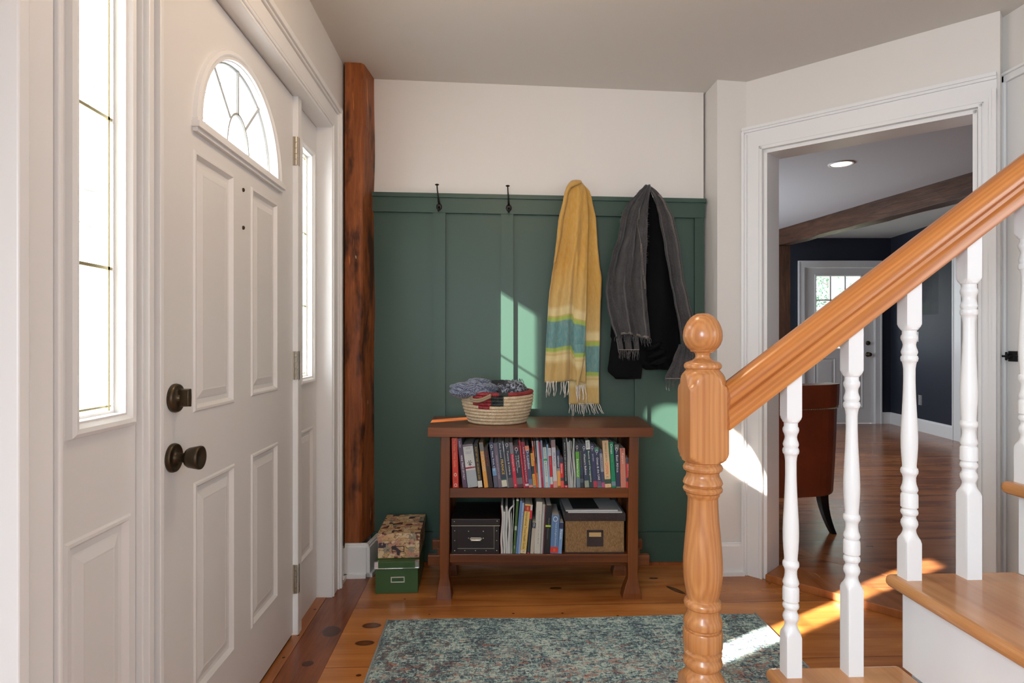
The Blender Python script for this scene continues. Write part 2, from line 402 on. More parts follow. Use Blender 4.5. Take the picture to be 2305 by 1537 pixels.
# slanted wall with the doorway
HZ0, HZ1 = 1.993, 1.969
mb = MB()
mb.prism([diag(-.088), diag(0), diag(0, .13), diag(-.088, .13)], 0, 2.46)
mb.prism([diag(OPW), diag(OPW + .068), diag(OPW + .068, .13), diag(OPW, .13)], 0, 2.46)
def head_z(x, y):
    t = (x - B0[0]) * DX + (y - B0[1]) * DY
    return lerp(HZ0, HZ1, t / OPW)
mb.prism([diag(0), diag(OPW), diag(OPW, .13), diag(0, .13)], head_z, 2.46)
struct(mb.build('wall_slanted', M['wall'], fixn=True))
mb = MB(); mb.box((XR, 1.36, 0), (XR + .1, R0[1] + .02, 2.46)); struct(mb.build('wall_right', M['wall']))

# doorway lining and casing on the hall side
def casing(mb, a0, a1, z0f, z1f, prof_side):
    pass
mb = MB()
e = .012
for (t0, t1) in ((-.002, e), (OPW - e, OPW + .002)):
    mb.prism([diag(t0, -.004), diag(t1, -.004), diag(t1, .135), diag(t0, .135)], 0, head_z)
mb.prism([diag(0, -.004), diag(OPW, -.004), diag(OPW, .135), diag(0, .135)], lambda x, y: head_z(x, y) - e, lambda x, y: head_z(x, y) + .002)
def strip(t0, t1, n0, n1, z0, z1): mb.prism([diag(t0, n0), diag(t1, n0), diag(t1, n1), diag(t0, n1)], z0, z1)
CWD = .098
for sgn, t in ((-1, 0), (1, OPW)):
    w = CWD if sgn < 0 else .060
    def tt(a, b): return (t - b, t - a) if sgn < 0 else (t + a, t + b)
    for a, b, n in ((.006, .016, .020), (.016, .022, .014), (.022, w - .022, .017), (w - .022, w - .012, .026), (w - .012, w, .033)):
        q = tt(a, b); strip(q[0], q[1], -n, 0, 0, lambda x, y, b=(.022 if n == .017 else b): head_z(x, y) + b)
for a, b, n in ((.006, .016, .020), (.016, .022, .014), (.022, .095, .017), (.095, .105, .026), (.105, .118, .033)):
    strip(-b if b < .09 else -CWD, OPW + (b if b < .06 else .060), -n, 0, lambda x, y, a=a: head_z(x, y) + a, lambda x, y, b=b: head_z(x, y) + b)
struct(mb.build('trim_1', M['trim'], fixn=True))

# ---------------- green board and batten panelling
def cap_z(xc): return 1.8445 - .0203 * (xc + .69)
WD = 3.02
mb = MB()
def wbox(x0, x1, d0, d1, z0, z1):
    mb.prism([W(x0, d0), W(x1, d0), W(x1, d1), W(x0, d1)], z0, z1)
capf = lambda off: (lambda x, y: cap_z(x * CT - y * ST) + off)
wbox(-.70, .953, WD - .006, WD, 0, capf(-.02))                    # sheet
wbox(-.70, .960, WD - .034, WD, capf(-.020), capf(0))             # cap
wbox(-.70, .955, WD - .024, WD, capf(-.094), capf(-.020))         # top rail
for cxp in (-.361, -.024, .312, .640, .930):                      # battens
    hw = .031 if cxp < .9 else .023
    wbox(cxp - hw, cxp + hw, WD - .020, WD - .004, .14, capf(-.092))
wbox(-.70, .953, WD - .022, WD, .012, .150); wbox(-.70, .953, WD - .028, WD, .150, .160)
struct(mb.build('trim_2', M['green'], fixn=True))
mb = MB(); wbox(-.70, .953, WD - .034, WD, 0, .014); struct(mb.build('baseboard_shoe', M['floor_edge'], fixn=True))

# ---------------- baseboards
mb = MB()
def bb(mb, p, q, h=.155, t=.016, side=1, shoe=True):
    d = Vector((q[0] - p[0], q[1] - p[1])).normalized(); n = Vector((-d.y, d.x)) * side
    for th, z0, z1 in ((t, 0, h - .018), (t * .65, h - .018, h - .006), (t * .35, h - .006, h), (t + .012 if shoe else t, 0, .018)):
        mb.prism([p, q, (q[0] + n.x * th, q[1] + n.y * th), (p[0] + n.x * th, p[1] + n.y * th)], z0, z1)
bb(mb, (1.084, 2.83), (1.205, 2.83), side=-1); bb(mb, (1.084, 2.98), (1.084, 2.83), side=-1)
struct(mb.build('baseboard_pier', M['trim'], fixn=True))
mb = MB(); bb(mb, (WX, 2.86), (WX, 2.757), side=1); bb(mb, (WX + .016, 2.87), (-.573, 2.87), side=-1, h=.158)
bb(mb, (-.573, 2.862), (-.553, 3.01), side=-1, h=.158)
struct(mb.build('baseboard_left', M['trim'], fixn=True))
mb = MB(); bb(mb, (WX, .875), (WX, -2.55), side=1)
struct(mb.build('baseboard_entry', M['trim'], fixn=True))

# ---------------- casing round the entry
mb = MB()
IY0, IY1, IZ = .982, 2.640, 2.034
def ycas(a, b, xf):  # a..b distance out from the opening
    mb.box((WX, IY1 + a, 0), (xf, IY1 + b, IZ + b)); mb.box((WX, IY0 - b, 0), (xf, IY0 - a, IZ + b)); mb.box((WX, IY0 - a, IZ + a), (xf, IY1 + a, IZ + b))
for a, b, xf in ((.004, .014, -.668), (.014, .020, -.676), (.020, .080, -.672), (.080, .090, -.664), (.090, .112, -.656)):
    ycas(a, b, xf)
# jamb lining
mb.box((-.86, IY1 - .004, 0), (-.674, IY1 + .012, IZ)); mb.box((-.86, IY0 - .012, 0), (-.674, IY0 + .004, IZ)); mb.box((-.86, IY0, IZ - .006), (-.674, IY1, IZ + .012))
struct(mb.build('trim_3', M['trim'], bevel=.0025, bseg=2))
# mullions between door and sidelights
mb = MB(); mb.box((-.80, 2.303, .0), (-.716, 2.346, 2.028)).box((-.80, 1.302, 0), (-.728, 1.360, 2.028))
mb.box((-.73, 1.306, 0), (-.716, 1.322, 2.028)).box((-.73, 1.328, 0), (-.722, 1.336, 2.028)).box((-.73, 1.342, 0), (-.712, 1.357, 2.028))
struct(mb.build('trim_4', M['trim'], bevel=.002))

# ---------------- panelled leaves (doors and sidelights)
def rect(y0, y1, z0, z1): return [(y0, z0), (y1, z0), (y1, z1), (y0, z1)]
def inset(r, d): return [(r[0][0] + d, r[0][1] + d), (r[1][0] - d, r[1][1] + d), (r[2][0] - d, r[2][1] - d), (r[3][0] + d, r[3][1] - d)]
def arch(cy, zb, a, h, n=28):
    return [(cy - a, zb)] + [(cy - a * math.cos(PI * k / n), zb + h * math.sin(PI * k / n)) for k in range(1, n)] + [(cy + a, zb)]
RP = [(0, 0), (.004, .004), (.010, .004), (.018, -.007), (.030, -.007), (.034, -.005), (.052, .000), (.056, -.0005)]
def leaf(mb, outer, panels, holes, mp, thick=.044):
    """flat leaf with raised panels and open lights"""
    mb.holed(outer, [p for p in panels] + [h for h in holes], lambda a, b: mp(a, b, 0))
    mb.holed(outer, [h for h in holes], lambda a, b: mp(a, b, -thick))
    mb.loops([[mp(a, b, 0) for a, b in outer], [mp(a, b, -thick) for a, b in outer]])
    for h in holes: mb.loops([[mp(a, b, 0) for a, b in h], [mp(a, b, -thick) for a, b in h]])
    for p in panels:
        mb.loops([[mp(a, b, w) for a, b in inset(p, d)] for d, w in RP], cap=True)
MPL = lambda x0: (lambda a, b, w: (x0 + w, a, b))

DXF = -.734
d1 = empty('door_1', (DXF, 1.366, 0)); struct(d1)
def dmp(a, b, w): return (w, a - 1.366, b)
panels = [rect(1.532, 1.771, .928, 1.584), rect(1.897, 2.130, .935, 1.584), rect(1.534, 1.774, .213, .753), rect(1.897, 2.132, .216, .756)]
CY = 1.843
ahole = arch(CY, 1.668, .272, .248)
mb = MB(); leaf(mb, rect(1.367, 2.297, .012, 2.024), panels, [ahole], dmp)
mb.build('door_leaf', M['door'], d1, weld=True)
mb = MB()
mb.loops([[dmp(a, b, w) for a, b in arch(CY, zb, aa, hh)] for zb, aa, hh, w in ((1.652, .314, .292, 0), (1.652, .312, .290, .010), (1.655, .300, .278, .013), (1.661, .288, .266, .008), (1.666, .276, .254, .008), (1.671, .268, .246, -.004), (1.671, .264, .242, -.022), (1.675, .256, .234, -.022))], close=True)
mb.box(dmp(1.522, 1.638, 0), dmp(2.163, 1.652, .020)).box(dmp(1.528, 1.652, 0), dmp(2.158, 1.662, .013)).box(dmp(1.530, 1.628, 0), dmp(2.155, 1.638, .012))
mb.build('fanlight_frame', M['trim'], d1, smooth=False)
mb = MB(); g = arch(CY, 1.672, .266, .244)
mb.add([dmp(a, b, -.024) for a, b in g] + [dmp(a, b, -.027) for a, b in g], [tuple(range(len(g))), tuple(reversed(range(len(g), 2 * len(g))))]); mb.build('fanlight_glass', M['glass'], d1)
mb = MB()
def bar(pts, r=.0062, w=-.020): mb.tube([dmp(a, b, w) for a, b in pts], r, 6)
bar(arch(CY, 1.672, .078, .112, 20)); bar([(CY - .052, 1.755), (CY - .165, 1.866)]); bar([(CY, 1.783), (CY, 1.915)]); bar([(CY + .052, 1.755), (CY + .165, 1.866)])
bar(arch(CY, 1.672, .262, .240, 28), .003)
mb.build('fanlight_bars', plain('grey glazing bars', srgb(168, 170, 168), .4), d1)
mb = MB()   # small screw caps where a knocker was
for z in (1.558, 1.445): mb.lathe([(.006, 0), (.006, .003), (.003, .005)], seg=12, mp=lambda x, y, h, z=z: dmp(1.837 + x, z + y, h))
mb.build('screw_cap', M['bronze'], d1)
mb = MB(); mb.lathe([(.0335, 0), (.0340, .004), (.0325, .009), (.029, .011), (.026, .008), (.015, .008), (.013, .011), (.0115, .013), (.011, .030), (.013, .032), (.020, .034), (.0235, .040), (.0275, .062), (.0270, .066), (.0235, .067), (.021, .063), (0, .062)], seg=40, mp=lambda x, y, h: dmp(1.433 + x, .835 + y, h))
mb.build('door_knob', M['bronze'], d1, smooth=True)
mb = MB(); mb.lathe([(.0335, 0), (.0340, .005), (.0325, .010), (.029, .012), (.010, .012), (.010, .016), (0, .016)], seg=40, mp=lambda x, y, h: dmp(1.441 + x, .973 + y, h))
db = mb.build('deadbolt', M['bronze'], d1, smooth=True)
mb = MB(); c_, s_ = math.cos(.35), math.sin(.35)
pts = [(-.011, -.019), (.011, -.021), (.013, 0), (.011, .021), (-.011, .019), (-.013, 0)]
mb.loops([[dmp(1.443 + a * .45 + 0.000, .973 + b, w) for a, b in pts] for w in (.010, .034)], cap=True); mb.loops([[dmp(1.443 + a * .7, .973 + b * 1.02, w) for a, b in pts] for w in (.012, .013, .036)], cap=True)
mb.build('thumb_turn', M['bronze'], db, bevel=.002)
for z in (1.8205, 1.015, .2125):
    mb = MB()
    for k in range(5):
        mb.lathe([(.0062, k * .0215 + .0004), (.0062, k * .0215 + .0205)], seg=14, mp=lambda x, y, h: (.010 + x, 2.303 - 1.366 + y, z - .0535 + h))
    mb.box((-.004, 2.297 - 1.366, z - .0535), (.006, 2.303 - 1.366, z + .0535)); mb.box((.0185, 2.303 - 1.366, z - .0535), (.0195, 2.318 - 1.366, z + .0535))
    mb.build('hinge', M['nickel'], d1)
mb = MB(); mb.box((-.03, -.001, .0), (-.004, .928, .014)); mb.build('door_sweep', M['dark'], d1)
mb = MB(); mb.box((-.03, -.002, 2.022), (-.003, .934, 2.031)); mb.box((-.03, -.0065, 0), (-.003, .0, 2.031)); mb.build('weatherstrip', M['dark'], d1)

# sidelights
def sidelight(name, ya, yb, cy, gx=-.030):
    r0 = empty(name, (-.742, ya, 0)); struct(r0)
    def mp(a, b, w): return (w, a - ya, b)
    hole = rect(cy - .076, cy + .076, .953, 1.884)
    pan = rect(cy - .104, cy + .092, .225, .750)
    mb = MB(); leaf(mb, rect(ya, yb, .0, 2.026), [pan], [hole], mp); mb.build('sidelight_panel', M['door'], r0, weld=True)
    mb = MB()
    fr = rect(cy - .100, cy + .100, .930, 1.908)
    mb.loops([[mp(a, b, w) for a, b in inset(fr, d)] for d, w in ((0, 0), (.003, .010), (.010, .014), (.018, .012), (.026, .004), (.030, .004), (.031, -.018), (.036, -.018), (.037, -.026))])
    wf = mb.build('window_frame', M['trim'], r0)
    gl = inset(fr, .033); mb = MB(); mb.box(mp(gl[0][0], gl[0][1], -.026), mp(gl[2][0], gl[2][1], -.029)); mb.build('glass', M['glass'], wf)
    mb = MB()
    y0_, y1_, z0_, z1_ = gl[0][0] + .012, gl[2][0] - .012, gl[0][1] + .012, gl[2][1] - .012
    for z in (1.252, 1.553): mb.box(mp(gl[0][0], z - .0032, -.0255), mp(gl[2][0], z + .0032, -.020))
    for y in (y0_, y1_): mb.box(mp(y - .003, gl[0][1], -.0255), mp(y + .003, gl[2][1], -.020))
    for z in (z0_, z1_): mb.box(mp(gl[0][0], z - .002, -.0255), mp(gl[2][0], z + .002, -.022))
    mb.build('brass_came', M['brass'], wf)
    return r0
sidelight('window_1', .990, 1.300, 1.190)
sidelight('window_2', 2.348, 2.634, 2.489)

# ---------------- right hand wall: slim door with a bolt
d3 = empty('door_3', (XR - .002, 2.168, 0)); struct(d3)
def m3(a, b, w): return (-w, a - 2.168, b)
mb = MB(); leaf(mb, rect(1.42, 2.160, .01, 2.06), [rect(1.50, 1.75, 1.25, 1.95), rect(1.83, 2.08, 1.25, 1.95), rect(1.50, 1.75, .2, 1.1), rect(1.83, 2.08, .2, 1.1)], [], m3, thick=.0005)
mb.build('door_leaf', M['door'], d3)
mb = MB(); mb.box(m3(2.112, 1.032, .002), m3(2.150, 1.070, .006)).box(m3(2.156, 1.036, .002), m3(2.172, 1.066, .006))
mb.tube([m3(2.10, 1.051, .010), m3(2.182, 1.051, .010)], .004, 8); mb.tube([m3(2.128, 1.051, .010), m3(2.128, 1.047, .024)], .0035, 8)
for y in (2.118, 2.144): mb.box(m3(y - .004, 1.041, .004), m3(y + .004, 1.061, .016))
mb.build('bolt_latch', M['black'], d3, bevel=.001)
mb = MB(); mb.box((XR - .012, 2.163, 0), (XR, 2.190, 2.092)).box((XR - .012, 1.40, 2.063), (XR, 2.190, 2.092)).box((XR - .022, 1.40, 2.086), (XR, 2.195, 2.096)).box((XR - .012, 1.36, 0), (XR, 1.415, 2.092))
struct(mb.build('trim_5', M['trim'], bevel=.002))
# ================================================================== the room behind
FZ = .03
mb = MB()
br_poly = [diag(-.05, .11), diag(OPW + .03, .11), (XR + .12, 2.3), (XR + .12, 1.4), W(4.9, 1.2), W(5.1, 8.0), W(.55, 8.0), W(.55, 3.2)]
mb.prism(br_poly, -.05, FZ)
f_ = mb.build('floor_back_room', M['floor_back'], fixn=True); struct(f_)
mb = MB(); mb.prism([diag(.012, -.030), diag(OPW - .012, -.030), diag(OPW - .012, .145), diag(.012, .145)], 0, FZ + .004)
struct(mb.build('floor_threshold', M['floor_strip'], bevel=.008, bseg=3, fixn=True))
mb = MB(); mb.prism([diag(-.30, .36), diag(OPW + .5, .36), diag(OPW + .5, .45), diag(-.30, .45)], FZ - .02, FZ + .0008); struct(mb.build('floor_border', M['floor_strip'], fixn=True))
mb = MB(); mb.prism([diag(-.10, .125), diag(OPW + .07, .125), (XR + .1, 2.25), (XR + .1, 1.3), W(5.0, 1.2), W(5.2, 8.1), W(.5, 8.1), W(.5, 3.15)], 2.46, 2.56); struct(mb.build('ceiling_back_room', M['bceil'], fixn=True))
DF = 7.92
fx0, fx1, ft = 3.828, 4.748, 2.075
mb = MB()
def fbox(mb, x0, x1, d0, d1, z0, z1): mb.prism([W(x0, d0), W(x1, d0), W(x1, d1), W(x0, d1)], z0, z1)
fbox(mb, .5, fx0 - .02, DF, DF + .12, 0, 2.5); fbox(mb, fx1 + .02, 5.1, DF, DF + .12, 0, 2.5); fbox(mb, fx0 - .02, fx1 + .02, DF, DF + .12, ft + .02, 2.5)
struct(mb.build('wall_far', M['navy'], fixn=True))
def rwx(d): return 4.184 + .098 * d
mb = MB(); mb.prism([W(rwx(1.1), 1.1), W(rwx(1.1) + .1, 1.1), W(rwx(8) + .1, 8), W(rwx(8), 8)], 0, 2.5); struct(mb.build('wall_far_right', M['navy'], fixn=True))
mb = MB(); mb.prism([W(.5, 3.14), W(.6, 3.14), W(.6, 8.0), W(.5, 8.0)], 0, 2.5); struct(mb.build('wall_far_left', M['navy'], fixn=True))
mb = MB(); mb.prism([(XR + .1, 1.50), (5.0, 1.50), (5.0, 1.40), (XR + .1, 1.40)], 0, 2.5); struct(mb.build('wall_far_near', M['navy'], fixn=True))
# casing of the far door, side opening and baseboards
mb = MB()
for a, b, n in ((.004, .070, .018), (.070, .085, .028)):
    fbox(mb, fx0 - b, fx0 - a, DF - n, DF, FZ, ft + b); fbox(mb, fx1 + a, fx1 + b, DF - n, DF, FZ, ft + b); fbox(mb, fx0 - a, fx1 + a, DF - n, DF, ft + a, ft + b)
fbox(mb, fx0 - .02, fx0, DF - .004, DF + .1, FZ, ft); fbox(mb, fx1, fx1 + .02, DF - .004, DF + .1, FZ, ft); fbox(mb, fx0, fx1, DF - .004, DF + .1, ft, ft + .02)
struct(mb.build('trim_6', M['trim'], fixn=True))
mb = MB()
def rbox(mb, d0, d1, t, z0, z1, t0=0): mb.prism([W(rwx(d0) - t, d0), W(rwx(d0) - t0, d0), W(rwx(d1) - t0, d1), W(rwx(d1) - t, d1)], z0, z1)
rbox(mb, 6.46, 6.60, .022, FZ, 2.16); rbox(mb, 5.5, 6.60, .022, 2.08, 2.16); rbox(mb, 6.585, 6.60, .030, FZ, 2.16)
struct(mb.build('trim_7', M['trim'], fixn=True))
d4 = empty('door_4', (0, 0, 0)); struct(d4)
mb = MB(); rbox(mb, 5.52, 6.455, .006, FZ + .01, 2.07); mb.build('door_leaf', M['door'], d4, fixn=True)
mb = MB(); rbox(mb, 6.60, 7.92, .015, FZ, FZ + .13); rbox(mb, 6.60, 7.92, .008, FZ + .13, FZ + .15); fbox(mb, fx1 + .085, 4.97, DF - .015, DF, FZ, FZ + .15); fbox(mb, .6, fx0 - .085, DF - .015, DF, FZ, FZ + .15)
struct(mb.build('baseboard_far', M['trim'], fixn=True))
# far door with nine panes
o = W(fx0, DF + .02); d2 = empty('door_2', (o[0], o[1], FZ), -TH); struct(d2)
def m2(a, b, w): return (a, -w, b)
WL = fx1 - fx0
mb = MB(); wh = rect(.165, .745, .985, 1.935)
leaf(mb, rect(.003, WL - .003, .005, ft - FZ - .004), [rect(.14, .42, .20, .86), rect(.50, .78, .20, .86)], [wh], m2); mb.build('door_leaf', M['door'], d2)
mb = MB(); f0 = rect(.145, .765, .965, 1.955)
mb.loops([[m2(a, b, w) for a, b in inset(f0, d)] for d, w in ((0, 0), (.004, .010), (.018, .010), (.024, 0), (.026, -.03))]); mb.build('window_frame', M['trim'], d2)
mb = MB()
for k in (1, 2):
    x = .165 + .58 * k / 3; mb.box((x - .009, .008, .985), (x + .009, .030, 1.935)); z = .985 + .95 * k / 3; mb.box((.165, .008, z - .009), (.745, .030, z + .009))
mb.build('glazing_bars', M['trim'], d2)
mb = MB(); mb.box((.16, .020, .98), (.75, .024, 1.94)); mb.build('glass', M['glass'], d2)
for nm, z, rr in (('door_knob', .905, .027), ('deadbolt', 1.055, .024)):
    mb = MB(); mb.lathe([(rr + .006, 0), (rr + .004, .008), (.012, .010), (.011, .03 if nm == 'door_knob' else .012), (rr * .8, .034 if nm == 'door_knob' else .016), (rr, .05 if nm == 'door_knob' else .02), (rr * .7, .06 if nm == 'door_knob' else .026), (0, .062 if nm == 'door_knob' else .028)], seg=20, mp=lambda x, y, h, z=z: (.845 + x, -h, z + y)); mb.build(nm, M['bronze'], d2, smooth=True)
mb = MB(); mb.box((-.012, -.006, 1.70), (.008, .0, 1.80)); mb.build('hinge', M['nickel'], d2)

# ceiling beam and its post
def WV(xc, yc, z): p = W(xc, yc); return (p[0], p[1], z)
b0 = W(3.22, 7.30); bdir = Vector(W(3.68, 4.80)) - Vector(b0); bl = bdir.length * 1.75
o = empty('ceiling_beam', (b0[0], b0[1], 2.27), math.atan2(bdir.y, bdir.x) + PI / 2)
tag(o, 'weathered brown timber beam crossing the ceiling of the room behind', 'beam')
mb = MB(); n = 24
rnd = random.Random(5)
ls = []
for i in range(n + 1):
    y = .25 - (bl + .25) * i / n
    j = lambda: rnd.uniform(-.004, .004)
    ls.append([(j(), y, j()), (.15 + j(), y, j()), (.15 + j(), y, .188), (j(), y, .188)])
mb.loops(ls); mb.add(ls[0] + ls[-1], [(0, 1, 2, 3), (7, 6, 5, 4)])
mb.build('beam', M['beam'], o, bevel=.004, fixn=True)
p0 = W(3.19, 7.32); o = empty('timber_post', (p0[0], p0[1], FZ), -TH)
tag(o, 'narrow weathered brown post standing under the left end of the far beam', 'post')
mb = MB(); mb.box((0, 0, 0), (.185, .16, 2.237)); mb.build('post', M['beamz'], o, bevel=.006)

# recessed light
l0 = W(2.51, 4.61); o = empty('recessed_light', (l0[0], l0[1], 2.46)); tag(o, 'lit round recessed downlight in the ceiling seen through the doorway', 'ceiling light')
mb = MB(); mb.lathe([(.092, -.001), (.090, -.006), (.078, -.008), (.070, -.002)], seg=40); mb.build('trim_ring', M['trim'], o, smooth=True)
mb = MB(); mb.lathe([(.071, -.003), (.069, -.0045), (0, -.005)], seg=40); mb.build('diffuser', emis('warm lamp diffuser', (1, .88, .72, 1), 6), o)
light('downlight', 'SPOT', (l0[0], l0[1], 2.44), 25, (1, .85, .68), target=(l0[0], l0[1], 0), spot_size=2.2, spot_blend=.8, shadow_soft_size=.06)

# hall ceiling lamp, just above the picture
o = empty('ceiling_lamp', (.02, 1.55, ceil_z(.02, 1.55))); tag(o, 'round frosted glass ceiling lamp above the entry rug', 'ceiling light')
mb = MB(); mb.lathe([(.14, 0), (.14, -.022), (.13, -.03), (0, -.03)], seg=40); mb.build('lamp_base', M['bronze'], o, smooth=False)
mb = MB(); mb.lathe([(.13, -.03), (.135, -.05), (.11, -.085), (.06, -.105), (0, -.11)], seg=40); mb.build('lamp_shade', emis('frosted lamp glass', (1, .78, .56, 1), 12), o, smooth=True)

light('ceiling_lamp_bulb', 'POINT', (.02, 1.55, 2.20), 6.5, (1, .70, .44), shadow_soft_size=.12)
# painting, outlet, switch on the far right wall
def wall_item(name, d, z): p = W(rwx(d), d); return empty(name, (p[0], p[1], z), -TH + math.atan2(-.098, 1) - PI / 2 + PI)
def ri(name, d0, z0, z1, wid):
    p = W(rwx(d0), d0); q = W(rwx(d0 - wid), d0 - wid)
    o = empty(name, (p[0], p[1], z0), math.atan2(q[1] - p[1], q[0] - p[0])); return o
o = ri('painting', 7.235, 1.42, 2.0, .35); tag(o, 'dark painting of pale bare tree over green grass on navy wall', 'picture')
m, t, b = nt('painted canvas')
v = coords(t); sep = N(t, 'ShaderNodeSeparateXYZ'); t.links.new(v, sep.inputs[0])
n1 = noise_n(t, coords(t, (9, 1, 5)), 2.2, 5, .6, 1.5)
g = ramp(t, math_n(t, 'ADD', sep.outputs[2], math_n(t, 'MULTIPLY', n1, .10)), [(.16, srgb(92, 122, 70)), (.20, srgb(70, 92, 66)), (.24, srgb(40, 46, 52)), (.6, srgb(34, 40, 48))])
br = ramp(t, noise_n(t, coords(t, (1, 1, .6)), 14, 2, .5, 2.2), [(.47, (0, 0, 0, 1)), (.5, (.6, .6, .6, 1)), (.53, (0, 0, 0, 1))])
up_ = ramp(t, sep.outputs[2], [(.15, (0, 0, 0, 1)), (.22, (1, 1, 1, 1))])
t.links.new(mixc(t, math_n(t, 'MULTIPLY', br, up_), g, srgb(104, 112, 116)), b.inputs['Base Color']); b.inputs['Roughness'].default_value = .35
M['canvas'] = m
mb = MB(); mb.box((.008, .0, .008), (.342, .022, .572)); mb.build('canvas', M['canvas'], o)
mb = MB()
for a, c in (((0, 0, 0), (.008, .028, .58)), ((.342, 0, 0), (.35, .028, .58)), ((.008, 0, 0), (.342, .028, .008)), ((.008, 0, .572), (.342, .028, .58))): mb.box(a, c)
mb.build('picture_frame', plain('dull silver frame', srgb(120, 124, 128), .4, .3), o)
for (d, z, lb, cat) in ((7.29, .340, 'white outlet plate low on the navy wall above the baseboard', 'outlet'), (7.36, 1.10, 'white switch plate on the navy wall below the painting', 'light switch')):
    o = ri('outlet_plate' if cat == 'outlet' else 'switch_plate', d, z, z + .12, .075); tag(o, lb, cat)
    mb = MB(); mb.box((0, 0, 0), (.078, .006, .125)); mb.build('plate', M['trim'], o, bevel=.002)
    mb = MB()
    if cat == 'outlet': mb.box((.024, .006, .022), (.054, .009, .052)).box((.024, .006, .072), (.054, .009, .102)); mb.build('socket', M['white'], o, bevel=.002)
    else: mb.box((.032, .006, .045), (.046, .012, .080)); mb.build('rocker', M['white'], o, bevel=.001)

# armchair seen from behind
a0 = W(1.53, 3.36); ch = empty('leather_armchair', (a0[0], a0[1], FZ), -TH + .10); tag(ch, 'brown leather tub armchair with nailhead trim seen from behind through doorway', 'armchair')
def chair_back(z0, z1, wb, wt, y0, y1, bulge, n=14, dz=0):
    """curved back shell between two heights"""
    ls = []
    rows = [(z0, wb), (z0 + .012, wb + .014), (z0 + (z1 - z0) * .35, lerp(wb, wt, .45) + .008), (z0 + (z1 - z0) * .7, lerp(wb, wt, .8) + .004), (z1 - .004, wt)]
    mbx = MB()
    for z, w in rows:
        l = []
        for i in range(n + 1):
            u = -1 + 2 * i / n; l.append((u * w / 2, y0 - bulge * (1 - u * u) + .05 * u ** 6, z + dz * u))
        for i in range(n, -1, -1):
            u = -1 + 2 * i / n; l.append((u * w / 2 * .98, y1 - bulge * .6 * (1 - u * u) + .05 * u ** 6, z + dz * u))
        ls.append(l)
    mbx.loops(ls); k = len(ls[0]); mbx.add(ls[0] + ls[-1], [tuple(reversed(range(k))), tuple(range(k, 2 * k))]); return mbx
mb = chair_back(.215, .70, .60, .662, 0, .10, .035); cb_ = mb.build('backrest', M['leather'], ch, bevel=.012, bseg=3, fixn=True)
mb = chair_back(.70, .835, .668, .692, -.006, .11, .038, dz=.006); mb.build('back_roll', M['leather'], ch, bevel=.022, bseg=4, fixn=True)
mb = MB()
for i in range(58):
    u = -1 + 2 * i / 57; mb.lathe([(.0032, 0), (.0026, .002), (0, .003)], seg=8, mp=lambda x, y, h, u=u: (u * .331 + x, -.003 - .036 * (1 - u * u) + .05 * u ** 6 - h, .698 + y + .004 * u))
mb.build('nailhead_trim', M['brass'], cb_)
for s_ in (-1, 1):
    mb = MB(); mb.box((s_ * .25 - .04, .07, .215), (s_ * .25 + .04, .62, .56)); mb.build('armrest', M['leather'], ch, bevel=.035, bseg=4)
mb = MB(); mb.box((-.205, .12, .22), (.205, .63, .42)); mb.build('seat', M['leather'], ch, bevel=.03, bseg=3)
for (lx, ly, sx, sy) in ((-.21, .05, -1, -1), (.235, .05, 1, -1), (-.24, .58, -1, 1), (.24, .58, 1, 1)):
    ls = []
    for i in range(8):
        k = i / 7; z = .235 * (1 - k); w = lerp(.026, .014, k); ox = .035 * k * k * sx * 1.0; oy = .05 * k * k * sy
        ls.append([(lx + ox - w, ly + oy - w, z), (lx + ox + w, ly + oy - w, z), (lx + ox + w, ly + oy + w, z), (lx + ox - w, ly + oy + w, z)])
    mb = MB(); mb.loops(ls); mb.add(ls[0] + ls[-1], [(0, 1, 2, 3), (7, 6, 5, 4)]); mb.build('leg', M['blackwood'], ch, bevel=.002, fixn=True)

# trees outside
def tree(name, x, y, h, r, seed, label, leafy=0, leafc=None, branches=14, spread=1.3, zmin=.25, lm=None):
    rd = random.Random(seed); o = empty(name, (x, y, 0)); tag(o, label, 'tree', 'trees outside the house')
    mb = MB(); tips = []
    pts = [(rd.uniform(-.04, .04) * i, rd.uniform(-.04, .04) * i, h * i / 8) for i in range(9)]
    mb.tube(pts, [r * (1 - .8 * i / 8) for i in range(9)], 8)
    for k in range(branches):
        z = h * rd.uniform(zmin, .97); a = rd.uniform(0, 2 * PI); L = spread * rd.uniform(.5, 1) * (1.15 - z / h)
        p = Vector((0, 0, z)); q = [p]; d = Vector((math.cos(a), math.sin(a), rd.uniform(.1, .7))).normalized()
        for i in range(5):
            d = (d + Vector((rd.uniform(-.25, .25), rd.uniform(-.25, .25), rd.uniform(-.1, .2)))).normalized(); p = p + d * L / 5; q.append(p)
            if i > 0:
                e = (d + Vector((rd.uniform(-.9, .9), rd.uniform(-.9, .9), rd.uniform(-.3, .6)))).normalized(); w = [p, p + e * L * .18, p + e * L * .34 + Vector((0, 0, .03))]
                mb.tube(w, [r * .08, r * .05, r * .02], 4); tips += [w[1], w[2]]
        mb.tube(q, [r * .22 * (1 - .16 * i) for i in range(6)], 5); tips += q[2:]
    mb.build('trunk', lm or M['bark'], o)
    if leafy:
        mb = MB()
        for k in range(leafy):
            c = tips[rd.randrange(len(tips))] + Vector((rd.gauss(0, .09), rd.gauss(0, .09), rd.gauss(0, .08)))
            a = Vector((rd.gauss(0, 1), rd.gauss(0, 1), rd.gauss(0, 1))).normalized() * .035; bb_ = a.cross(Vector((rd.gauss(0, 1), rd.gauss(0, 1), 1))).normalized() * .016
            mb.add([c - a, c + bb_, c + a, c - bb_], [(0, 1, 2, 3)])
        mb.build('foliage', leafc, o)
    return o
M['bark'] = plain('grey bark', srgb(150, 146, 140), .9, bumps=.5, bscale=20, var=.4)
